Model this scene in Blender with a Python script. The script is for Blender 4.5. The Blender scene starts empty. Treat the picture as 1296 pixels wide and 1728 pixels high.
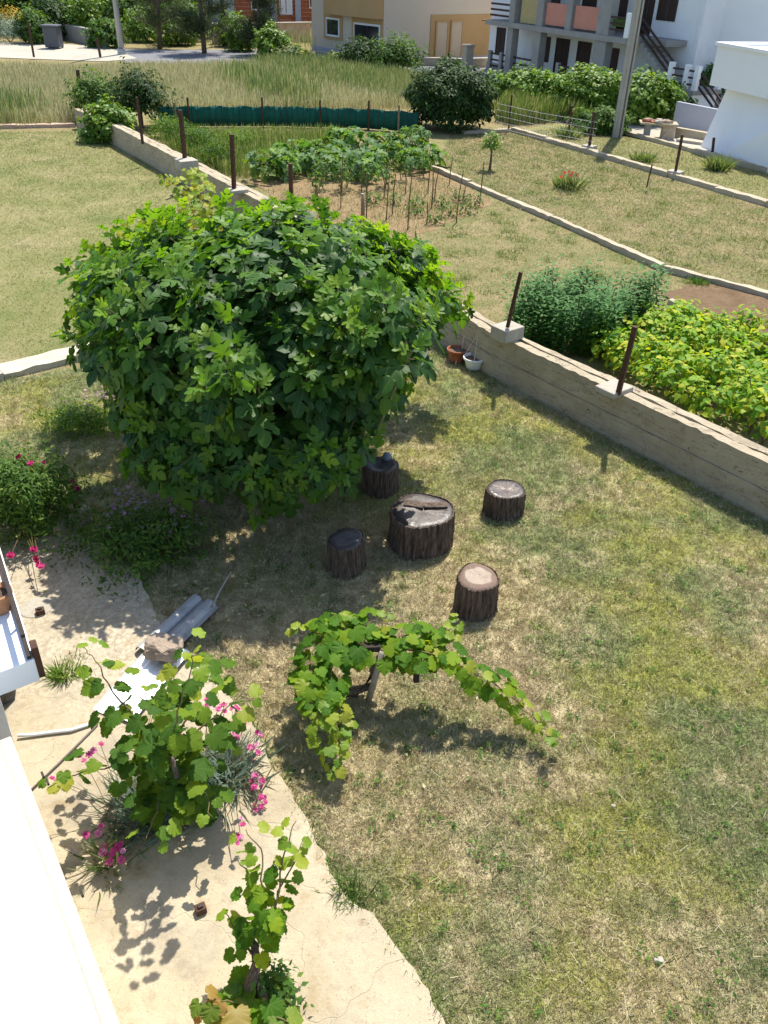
import bpy, bmesh, math, random
import numpy as np
from mathutils import Vector, Matrix
R = math.radians
rng = np.random.default_rng(7)
random.seed(7)
S = bpy.context.scene
COL = S.collection

# ------------------------------------------------------------ camera
FPX, CX, CY, EYE = 1412.0, 648.0, 864.0, 5.6
_dn = np.array([-68, 2090, FPX]); _dn /= np.linalg.norm(_dn)
_up = -_dn
_f = np.array([0, 0, 1.0]); _Y = _f - _f.dot(_up) * _up; _Y /= np.linalg.norm(_Y)
_X = np.cross(_Y, _up)
_X = _X if _X[0] > 0 else -_X
CAMR = np.array([_X, _Y, _up])            # world = CAMR @ (right, down, forward)
EYEP = np.array([0, 0, EYE])
cam = bpy.data.objects.new('camera', bpy.data.cameras.new('camera'))
COL.objects.link(cam)
mw = np.eye(4)
mw[:3, 0] = CAMR @ [1, 0, 0]; mw[:3, 1] = CAMR @ [0, -1, 0]; mw[:3, 2] = CAMR @ [0, 0, -1]
mw[:3, 3] = EYEP
cam.matrix_world = Matrix(mw.tolist())
cam.data.sensor_fit = 'VERTICAL'
cam.data.sensor_height = 24.0
cam.data.sensor_width = 18.0
cam.data.lens = 24.0 * FPX / 1728
cam.data.clip_start = 0.05
cam.data.clip_end = 2000
S.camera = cam

# ------------------------------------------------------------ light
SUN = np.array([0.17, 0.5, 1.0]); SUN /= np.linalg.norm(SUN)
ELEV = math.asin(SUN[2]); AZ = math.atan2(SUN[0], SUN[1])
W = bpy.data.worlds.new('World'); S.world = W; W.use_nodes = True
wn = W.node_tree
sky = wn.nodes.new('ShaderNodeTexSky'); sky.sky_type = 'NISHITA'; sky.sun_disc = False
sky.sun_elevation = ELEV; sky.sun_rotation = AZ
wn.links.new(sky.outputs[0], wn.nodes['Background'].inputs[0])
wn.nodes['Background'].inputs[1].default_value = 0.15
sl = bpy.data.lights.new('sun', 'SUN'); sl.energy = 4.8; sl.angle = R(0.53); sl.color = (1, .95, .85)
so = bpy.data.objects.new('sun', sl); COL.objects.link(so)
so.rotation_euler = Vector(SUN).to_track_quat('Z', 'Y').to_euler()
S.view_settings.view_transform = 'Standard'; S.view_settings.look = 'None'
S.view_settings.gamma = 1; S.view_settings.exposure = 0.72
S.view_settings.use_curve_mapping = False
S.render.resolution_x, S.render.resolution_y = 768, 1024

# ------------------------------------------------------------ helpers
def g(u, v, z=0.0):
    """place on the level z seen at a point of the survey photograph"""
    d = CAMR @ np.array([(u - CX) / FPX, (v - CY) / FPX, 1.0])
    t = (z - EYE) / d[2]
    return EYEP + t * d

def nrm(a):
    a = np.asarray(a, float)
    return a / np.maximum(np.linalg.norm(a, axis=-1, keepdims=True), 1e-9)

def thing(name, label, cat, loc=(0, 0, 0), group=None):
    o = bpy.data.objects.new(name, None); COL.objects.link(o)
    o.location = [float(x) for x in loc]; o.empty_display_size = .1
    o['label'] = label; o['category'] = cat
    if group: o['group'] = group
    return o

def tag(o, label, cat, group=None):
    o['label'] = label; o['category'] = cat
    if group: o['group'] = group
    return o

def attach(o, parent):
    if parent is not None:
        o.parent = parent

class MB:
    def __init__(s): s.v = []; s.f = []
    def add(s, vs, fs):
        k = len(s.v); s.v += [tuple(map(float, p)) for p in vs]; s.f += [tuple(i + k for i in f) for f in fs]
    def box(s, c, size, rz=0.0, ax=None):
        hx, hy, hz = [a / 2 for a in size]
        if ax is None:
            cx, sx = math.cos(rz), math.sin(rz)
            ax = ((cx, sx, 0), (-sx, cx, 0), (0, 0, 1))
        ax = np.array(ax, float); c = np.array(c, float)
        vs = [c + ax[0] * x * hx + ax[1] * y * hy + ax[2] * z * hz for z in (-1, 1) for y in (-1, 1) for x in (-1, 1)]
        s.add(vs, [(0, 2, 3, 1), (4, 5, 7, 6), (0, 1, 5, 4), (2, 6, 7, 3), (0, 4, 6, 2), (1, 3, 7, 5)]); return s
    def bar(s, a, b, w, h, up=(0, 0, 1)):
        a = np.array(a, float); b = np.array(b, float); d = b - a; L = np.linalg.norm(d); d = d / L
        sd = np.cross(d, up); sd = sd / max(np.linalg.norm(sd), 1e-6); u2 = np.cross(sd, d)
        return s.box((a + b) / 2, (L, w, h), ax=(d, sd, u2))
    def tube(s, pts, rad, n=8, cap=True):
        pts = [np.array(p, float) for p in pts]; m = len(pts)
        rad = [rad] * m if np.isscalar(rad) else rad
        vs = []; ref = np.array([0.31, 0.17, 0.93])
        for i, p in enumerate(pts):
            t = nrm(pts[min(i + 1, m - 1)] - pts[max(i - 1, 0)])
            r = ref if abs(t.dot(nrm(ref))) < .95 else np.array([1., 0, 0])
            a = nrm(np.cross(t, r)); b = np.cross(t, a)
            for k in range(n):
                w = 2 * math.pi * k / n
                vs.append(p + rad[i] * (a * math.cos(w) + b * math.sin(w)))
        fs = [(i * n + k, i * n + (k + 1) % n, (i + 1) * n + (k + 1) % n, (i + 1) * n + k) for i in range(m - 1) for k in range(n)]
        if cap: fs += [tuple(range(n - 1, -1, -1)), tuple((m - 1) * n + k for k in range(n))]
        s.add(vs, fs); return s
    def lathe(s, c, prof, n=24, cap=True):
        vs = [(c[0] + r * math.cos(2 * math.pi * k / n), c[1] + r * math.sin(2 * math.pi * k / n), c[2] + z) for r, z in prof for k in range(n)]
        m = len(prof)
        fs = [(i * n + k, i * n + (k + 1) % n, (i + 1) * n + (k + 1) % n, (i + 1) * n + k) for i in range(m - 1) for k in range(n)]
        if cap: fs += [tuple(range(n - 1, -1, -1)), tuple((m - 1) * n + k for k in range(n))]
        s.add(vs, fs); return s
    def prism(s, poly, z0, z1):
        n = len(poly); vs = [(p[0], p[1], z0) for p in poly] + [(p[0], p[1], z1) for p in poly]
        s.add(vs, [tuple(range(n - 1, -1, -1)), tuple(range(n, 2 * n))] + [(i, (i + 1) % n, n + (i + 1) % n, n + i) for i in range(n)]); return s
    def build(s, name, mat, parent=None, smooth=False, bevel=0.0, label=None, stuff=False, structure=False):
        me = bpy.data.meshes.new(name)
        off = np.array(parent_world(parent))
        me.from_pydata([tuple(np.array(p) - off) for p in s.v], [], s.f); me.update()
        bm = bmesh.new(); bm.from_mesh(me)
        bmesh.ops.recalc_face_normals(bm, faces=bm.faces)
        if any(len(f.verts) > 4 for f in bm.faces):
            bmesh.ops.triangulate(bm, faces=[f for f in bm.faces if len(f.verts) > 4])
        bm.to_mesh(me); bm.free()
        me.materials.append(mat)
        if smooth: me.polygons.foreach_set('use_smooth', [True] * len(me.polygons))
        o = bpy.data.objects.new(name, me); COL.objects.link(o); attach(o, parent)
        if bevel:
            b = o.modifiers.new('bevel', 'BEVEL'); b.width = bevel; b.segments = 2; b.limit_method = 'ANGLE'; b.angle_limit = R(40)
        if label: o['label'] = label
        if stuff: o['kind'] = 'stuff'
        if structure: o['kind'] = 'structure'
        return o

def parent_world(p):
    w = np.zeros(3)
    while p is not None:
        w += np.array(p.location); p = p.parent
    return w

# ------------------------------------------------------------ materials
class NT:
    def __init__(s, name):
        s.m = bpy.data.materials.new(name); s.m.use_nodes = True
        s.t = s.m.node_tree; s.b = s.t.nodes['Principled BSDF']; s.out = s.t.nodes['Material Output']
        s.geo = None
    def n(s, typ, **kw):
        x = s.t.nodes.new(typ)
        for k, v in kw.items():
            if hasattr(x, k): setattr(x, k, v)
        return x
    def set(s, sock, val):
        if hasattr(val, 'is_linked'): s.t.links.new(val, sock)
        elif isinstance(val, (tuple, list)): sock.default_value = (*val, 1.0)[:4] if len(sock.default_value) == 4 else val
        else: sock.default_value = val
    def pos(s):
        if s.geo is None: s.geo = s.n('ShaderNodeNewGeometry')
        return s.geo.outputs['Position']
    def obj(s): return s.n('ShaderNodeTexCoord').outputs['Object']
    def noise(s, scale, detail=4, rough=.55, vec=None, dist=0.0):
        x = s.n('ShaderNodeTexNoise'); x.inputs['Scale'].default_value = scale; x.inputs['Detail'].default_value = detail
        x.inputs['Roughness'].default_value = rough; x.inputs['Distortion'].default_value = dist
        s.t.links.new(vec if vec is not None else s.pos(), x.inputs['Vector']); return x.outputs['Fac']
    def scaled(s, vec, sc):
        x = s.n('ShaderNodeVectorMath'); x.operation = 'MULTIPLY'; s.t.links.new(vec, x.inputs[0]); x.inputs[1].default_value = sc; return x.outputs[0]
    def math(s, op, a, b=0.0, c=None):
        x = s.n('ShaderNodeMath'); x.operation = op; s.set(x.inputs[0], a); s.set(x.inputs[1], b)
        if c is not None: s.set(x.inputs[2], c)
        return x.outputs[0]
    def step(s, v, lo, hi):
        x = s.n('ShaderNodeMapRange'); x.interpolation_type = 'SMOOTHSTEP'
        s.set(x.inputs['Value'], v); x.inputs['From Min'].default_value = lo; x.inputs['From Max'].default_value = hi
        return x.outputs['Result']
    def ramp(s, v, stops):
        x = s.n('ShaderNodeValToRGB'); e = x.color_ramp.elements
        while len(e) < len(stops): e.new(.5)
        for i, (p, c) in enumerate(stops): e[i].position = p; e[i].color = (*c, 1)
        s.set(x.inputs['Fac'], v); return x.outputs['Color']
    def mix(s, f, a, b, blend='MIX'):
        x = s.n('ShaderNodeMix'); x.data_type = 'RGBA'; x.blend_type = blend
        s.set(x.inputs[0], f); s.set(x.inputs[6], a); s.set(x.inputs[7], b); return x.outputs[2]
    def bump(s, h, strength=.5, dist=.02):
        x = s.n('ShaderNodeBump'); x.inputs['Strength'].default_value = strength; x.inputs['Distance'].default_value = dist
        s.t.links.new(h, x.inputs['Height']); s.t.links.new(x.outputs[0], s.b.inputs['Normal'])
    def fin(s, col=None, rough=.8, spec=.3, metal=0):
        if col is not None: s.set(s.b.inputs['Base Color'], col)
        s.set(s.b.inputs['Roughness'], rough); s.b.inputs['Specular IOR Level'].default_value = spec; s.b.inputs['Metallic'].default_value = metal
        return s.m

def simple(name, a, b, scale=8, rough=.8, spec=.3, metal=0, bump=.3, bdist=.01, detail=6):
    t = NT(name); o = t.obj(); f = t.noise(scale, detail, .6, o)
    t.bump(t.noise(scale * 6, 3, .6, o), bump, bdist)
    return t.fin(t.ramp(f, [(.3, a), (.7, b)]), rough, spec, metal)

STRAW, STRAW2, GREENG, GREEN2 = (.40, .305, .16), (.30, .23, .125), (.15, .165, .045), (.115, .15, .04)
def lawn_col(t, rnd=None):
    big = t.noise(.55, 3, .5); med = t.noise(2.6, 4, .6); fine = t.noise(38, 3, .7); tuft = t.noise(11, 4, .65)
    v = t.math('ADD', t.math('MULTIPLY', big, .45), t.math('ADD', t.math('MULTIPLY', med, .35), t.math('MULTIPLY', tuft, .2)))
    if rnd is not None:
        v = t.math('ADD', v, t.math('MULTIPLY', t.math('SUBTRACT', rnd, .5), .26))
    else:
        v = t.math('ADD', v, t.math('MULTIPLY', t.math('SUBTRACT', fine, .5), .3))
    dv = t.n('ShaderNodeVectorMath'); dv.operation = 'DISTANCE'; t.t.links.new(t.pos(), dv.inputs[0]); dv.inputs[1].default_value = (-.7, 6.0, 0)
    v = t.math('SUBTRACT', v, t.math('MULTIPLY', t.step(dv.outputs['Value'], 3.6, 1.2), .10))   # trodden dry ground round the stumps and fig
    gmask = t.step(v, .365, .545)
    hue = t.noise(.8, 2, .5)
    gr = t.mix(t.step(hue, .42, .6), (.185, .222, .080), (.285, .288, .070))
    st = t.mix(t.step(t.noise(7, 3, .6), .35, .65), (.36, .285, .16), (.57, .475, .29))
    c = t.mix(gmask, st, gr)
    bare = t.step(t.math('ADD', t.math('MULTIPLY', t.noise(1.7, 5, .65), .7), t.math('MULTIPLY', fine, .3)), .60, .68)
    return t.mix(t.math('MULTIPLY', bare, .75), c, (.40, .30, .185))

def mat_lawn():
    t = NT('lawn'); c = lawn_col(t)
    d = t.noise(90, 3, .7); c = t.mix(t.step(d, .5, .3), c, (.19, .15, .085))
    t.bump(t.noise(60, 4, .7), .8, .03)
    return t.fin(c, .95, .1)
def garden_col(t, rnd):
    p = t.pos(); v = t.math('ADD', t.noise(1.3, 7, .7, p, .4), t.math('MULTIPLY', t.math('SUBTRACT', rnd, .5), .22))
    return t.ramp(v, [(.30, (.11, .15, .04)), (.46, (.19, .19, .075)), (.60, (.30, .24, .125)), (.72, (.23, .165, .09)), (.85, (.44, .37, .24))])
def mat_gblades(name, upper=False):
    t = NT(name); r = rnd_attr(t)
    c = garden_col(t, r) if not upper else t.ramp(t.math('ADD', t.noise(.7, 6, .65, t.pos(), .3), t.math('MULTIPLY', t.math('SUBTRACT', r, .5), .25)), [(.3, (.15, .18, .055)), (.5, (.23, .235, .085)), (.7, (.35, .31, .16))])
    t.fin(c, .75, .2); return translucent(t, c, .2)
def rnd_attr(t):
    a = t.n('ShaderNodeAttribute'); a.attribute_name = 'rnd'
    oi = t.n('ShaderNodeObjectInfo')
    return t.math('FRACT', t.math('ADD', a.outputs['Fac'], oi.outputs['Random']))
def mat_blades():
    t = NT('lawn_blades'); r = rnd_attr(t); c = lawn_col(t, r)
    pale = t.step(r, .90, .97)
    c = t.mix(pale, c, (.64, .57, .40))
    t.fin(c, .7, .2)
    return translucent(t, c, .25)
def translucent(t, col, f, tint=None):
    tr = t.n('ShaderNodeBsdfTranslucent')
    if tint is not None: col = t.mix(1.0, col, tint, 'MULTIPLY')
    t.set(tr.inputs[0], col)
    mx = t.n('ShaderNodeMixShader'); mx.inputs[0].default_value = f
    t.t.links.new(t.b.outputs[0], mx.inputs[1]); t.t.links.new(tr.outputs[0], mx.inputs[2])
    t.t.links.new(mx.outputs[0], t.out.inputs[0]); return t.m
def mat_leaf(name, stops, tr=.35, tint=(2.0, 2.1, .9), rough=.42, spec=.45, veins=None):
    t = NT(name); r = rnd_attr(t)
    c = t.ramp(r, stops)
    if veins is not None:
        uv = t.n('ShaderNodeUVMap'); sx = t.n('ShaderNodeSeparateXYZ'); t.t.links.new(uv.outputs[0], sx.inputs[0])
        x = t.math('ABSOLUTE', t.math('SUBTRACT', sx.outputs[0], .5)); y = t.math('SUBTRACT', sx.outputs[1], .12)
        an = t.math('ARCTAN2', x, y); ln = t.math('SQRT', t.math('ADD', t.math('MULTIPLY', x, x), t.math('MULTIPLY', y, y)))
        dm = None
        for a in (0, .72, 1.45):
            q = t.math('ABSOLUTE', t.math('SUBTRACT', an, a)); dm = q if dm is None else t.math('MINIMUM', dm, q)
        w = t.math('MULTIPLY', dm, ln)
        vm = t.math('MULTIPLY', t.step(w, .018, .005), .38)
        c = t.mix(vm, c, veins)
    t.bump(t.noise(30, 2, .5, t.obj()), .12, .01)
    t.fin(c, rough, spec)
    return translucent(t, c, tr, tint)
def mat_concrete(name, a, b, dark=(.2, .17, .13), scale=1.5, amt=.5, bump=.4, boards=0.0):
    t = NT(name); p = t.pos()
    f = t.noise(scale, 8, .62, p, .4); c = t.ramp(f, [(.3, a), (.7, b)])
    st = t.step(t.noise(scale * 2.3, 6, .7, p, 1.0), .54, .74)
    c = t.mix(t.math('MULTIPLY', st, amt), c, dark)
    gr = t.noise(140, 2, .6, p); c = t.mix(t.math('MULTIPLY', t.step(gr, .52, .68), .45), c, dark)
    h = t.math('ADD', t.noise(25, 6, .7, p), t.math('MULTIPLY', gr, .4))
    if boards:
        bl = t.noise(1.0, 5, .7, t.scaled(p, (1.6, 1.6, 34)), .25); h = t.math('ADD', h, t.math('MULTIPLY', bl, boards * 1.6))
        pit = t.noise(9, 5, .7, p, .5); h = t.math('ADD', h, t.math('MULTIPLY', pit, boards * 2))
        c = t.mix(t.math('MULTIPLY', t.step(bl, .52, .68), .35), c, dark)
        ck = t.noise(1.0, 4, .6, t.scaled(p, (1.1, 1.1, 7)), .3); ln = t.math('ABSOLUTE', t.math('SUBTRACT', ck, .5)); c = t.mix(t.math('MULTIPLY', t.step(ln, .006, .002), .8), c, (.06, .045, .03))
    t.bump(h, bump, .02)
    return t.fin(c, .9, .2)
def mat_patio():
    t = NT('patio_concrete'); p = t.pos()
    c = t.ramp(t.noise(1.1, 8, .6, p, .5), [(.28, (.33, .27, .175)), (.5, (.43, .36, .245)), (.72, (.50, .43, .31))])
    grey = t.step(t.noise(.8, 7, .7, p, .3), .50, .64); c = t.mix(t.math('MULTIPLY', grey, .55), c, (.25, .22, .175))
    rust = t.step(t.noise(2.2, 5, .6, p, .3), .60, .76); c = t.mix(t.math('MULTIPLY', rust, .45), c, (.40, .28, .14))
    grit = t.noise(120, 3, .75, p); c = t.mix(t.math('MULTIPLY', t.step(grit, .55, .68), .45), c, (.24, .20, .155))
    grit2 = t.noise(60, 3, .7, p); c = t.mix(t.math('MULTIPLY', t.step(grit2, .60, .70), .5), c, (.58, .52, .41))
    sep = t.n('ShaderNodeSeparateXYZ'); t.t.links.new(p, sep.inputs[0])
    far = t.step(sep.outputs[1], 4.4, 5.8)          # gravelly, worn end of the slab
    peb = t.n('ShaderNodeTexVoronoi'); peb.inputs['Scale'].default_value = 38; t.t.links.new(p, peb.inputs['Vector'])
    pc = t.ramp(peb.outputs['Color'], [(.1, (.27, .225, .17)), (.9, (.56, .49, .38))])
    c = t.mix(t.math('MULTIPLY', far, .55), c, pc)
    cr = t.n('ShaderNodeTexVoronoi'); cr.feature = 'DISTANCE_TO_EDGE'; cr.inputs['Scale'].default_value = 1.1
    wv = t.n('ShaderNodeVectorMath'); wv.operation = 'ADD'; t.t.links.new(p, wv.inputs[0])
    nz = t.n('ShaderNodeTexNoise'); nz.inputs['Scale'].default_value = 3.0; t.t.links.new(p, nz.inputs['Vector'])
    t.t.links.new(t.scaled(nz.outputs['Color'], (.5, .5, 0)), wv.inputs[1]); t.t.links.new(wv.outputs[0], cr.inputs['Vector'])
    crack = t.step(cr.outputs['Distance'], .006, .0015); c = t.mix(t.math('MULTIPLY', t.math('MULTIPLY', crack, t.step(t.noise(.6, 2, .5, p), .52, .6)), .35), c, (.2, .155, .11))
    h = t.math('SUBTRACT', t.math('ADD', t.noise(22, 6, .7, p), t.math('MULTIPLY', grit, .5)), t.math('MULTIPLY', crack, .6))
    mot = t.noise(9, 6, .7, p); c = t.mix(t.math('MULTIPLY', t.step(mot, .52, .66), .4), c, (.27, .215, .14))
    blot = t.noise(3.6, 5, .6, p, .8); c = t.mix(t.math('MULTIPLY', t.step(blot, .57, .66), .45), c, (.30, .22, .115))
    spk = t.noise(75, 2, .6, p); c = t.mix(t.math('MULTIPLY', t.step(spk, .66, .72), .7), c, (.13, .10, .07))
    t.bump(h, .55, .025)
    return t.fin(c, .92, .2)
def mat_soil(name, a, b, c3):
    t = NT(name); p = t.pos()
    c = t.ramp(t.noise(3, 8, .7, p), [(.3, a), (.65, b)])
    c = t.mix(t.step(t.noise(30, 4, .7, p), .56, .68), c, c3)
    t.bump(t.noise(18, 8, .75, p), .9, .06)
    return t.fin(c, .95, .1)
def mat_mown():
    t = NT('mown_garden'); p = t.pos()
    c = t.ramp(t.noise(1.3, 7, .7, p, .4), [(.28, (.13, .165, .05)), (.45, (.21, .20, .08)), (.64, (.31, .25, .13)), (.8, (.24, .175, .095))])
    c = t.mix(t.step(t.noise(26, 4, .7, p), .54, .66), c, (.17, .12, .06))
    c = t.mix(t.step(t.noise(45, 3, .7, p), .58, .68), c, (.46, .38, .22))
    t.bump(t.noise(30, 5, .75, p), .9, .05)
    return t.fin(c, .95, .1)
def mat_upper():
    t = NT('upper_lawn'); p = t.pos()
    c = t.ramp(t.noise(.7, 6, .65, p, .3), [(.3, (.165, .19, .062)), (.5, (.245, .235, .095)), (.7, (.33, .285, .145))])
    c = t.mix(t.step(t.noise(34, 4, .7, p), .55, .66), c, (.15, .15, .05))
    c = t.mix(t.step(t.noise(50, 3, .7, p), .58, .68), c, (.42, .36, .21))
    t.bump(t.noise(40, 5, .75, p), .9, .04)
    return t.fin(c, .95, .1)
def mat_bark(name, a, b, sc=1.0, bump=1.0):
    t = NT(name); o = t.obj(); v = t.scaled(o, (22 * sc, 22 * sc, 3.5 * sc))
    f = t.noise(1.0, 7, .7, v, .3); t.bump(f, bump, .02)
    return t.fin(t.ramp(f, [(.36, a), (.66, b)]), .85, .25)
def mat_cut(name, inner, outer, ring, rad, rough=.35, spec=.5, blot=.5):
    t = NT(name); o = t.obj(); sp = t.n('ShaderNodeSeparateXYZ'); t.t.links.new(o, sp.inputs[0])
    r = t.math('SQRT', t.math('ADD', t.math('MULTIPLY', sp.outputs[0], sp.outputs[0]), t.math('MULTIPLY', sp.outputs[1], sp.outputs[1])))
    wob = t.noise(9, 3, .5, o); r2 = t.math('ADD', r, t.math('MULTIPLY', t.math('SUBTRACT', wob, .5), .10))
    c = t.mix(t.step(r2, rad * .58, rad * .72), inner, outer)
    rings = t.math('SINE', t.math('MULTIPLY', r2, 330)); c = t.mix(t.math('MULTIPLY', t.step(rings, .1, .9), .4), c, ring)
    b = t.step(t.noise(7, 6, .7, o, .6), .5, .62); c = t.mix(t.math('MULTIPLY', b, blot), c, ring)
    sp2 = t.step(t.noise(60, 3, .7, o), .60, .68); c = t.mix(t.math('MULTIPLY', sp2, .4), c, outer)
    t.bump(t.math('ADD', t.noise(30, 5, .65, o), t.math('MULTIPLY', rings, .05)), .35, .012)
    rg = t.ramp(t.noise(14, 4, .6, o), [(.35, (rough,) * 3), (.7, (rough + .3,) * 3)])
    return t.fin(c, rg, spec)
def mat_metal(name, col, rough=.35, dirt=(.35, .33, .30)):
    t = NT(name); o = t.obj(); f = t.noise(5, 6, .65, o, .3)
    c = t.mix(t.math('MULTIPLY', t.step(f, .5, .7), .5), col, dirt)
    t.bump(t.noise(3, 3, .5, o), .25, .03)
    return t.fin(c, t.ramp(f, [(.3, (rough,) * 3), (.7, (rough + .25,) * 3)]), .5, .75)
def mat_plaster(name, a, b, stain=(.45, .42, .38), amt=.3):
    t = NT(name); o = t.obj(); f = t.noise(.8, 6, .6, o)
    c = t.ramp(f, [(.3, a), (.7, b)])
    s = t.step(t.noise(1.0, 6, .7, t.scaled(o, (2.2, 2.2, .35)), .2), .56, .76)
    c = t.mix(t.math('MULTIPLY', s, amt), c, stain)
    t.bump(t.noise(60, 3, .6, o), .15, .01)
    return t.fin(c, .85, .25)
def mat_stonewall():
    t = NT('rubble_masonry'); o = t.obj()
    v = t.n('ShaderNodeTexVoronoi'); v.inputs['Scale'].default_value = 3.2; t.t.links.new(o, v.inputs['Vector'])
    e = t.n('ShaderNodeTexVoronoi'); e.feature = 'DISTANCE_TO_EDGE'; e.inputs['Scale'].default_value = 3.2; t.t.links.new(o, e.inputs['Vector'])
    c = t.ramp(v.outputs['Color'], [(.1, (.36, .26, .17)), (.9, (.55, .44, .32))])
    c = t.mix(t.step(e.outputs['Distance'], .06, .02), c, (.48, .44, .38)); t.bump(e.outputs['Distance'], .5, .05)
    return t.fin(c, .9, .2)
def mat_brick():
    t = NT('red_blockwork'); o = t.obj(); sp = t.n('ShaderNodeSeparateXYZ'); t.t.links.new(o, sp.inputs[0])
    s = t.math('SINE', t.math('MULTIPLY', sp.outputs[2], 25.0)); c = t.mix(t.step(s, .75, .95), (.38, .115, .05), (.42, .28, .2))
    c = t.mix(t.step(t.noise(3, 4, .6, o), .5, .65), c, (.30, .085, .04))
    return t.fin(c, .9, .2)

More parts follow.
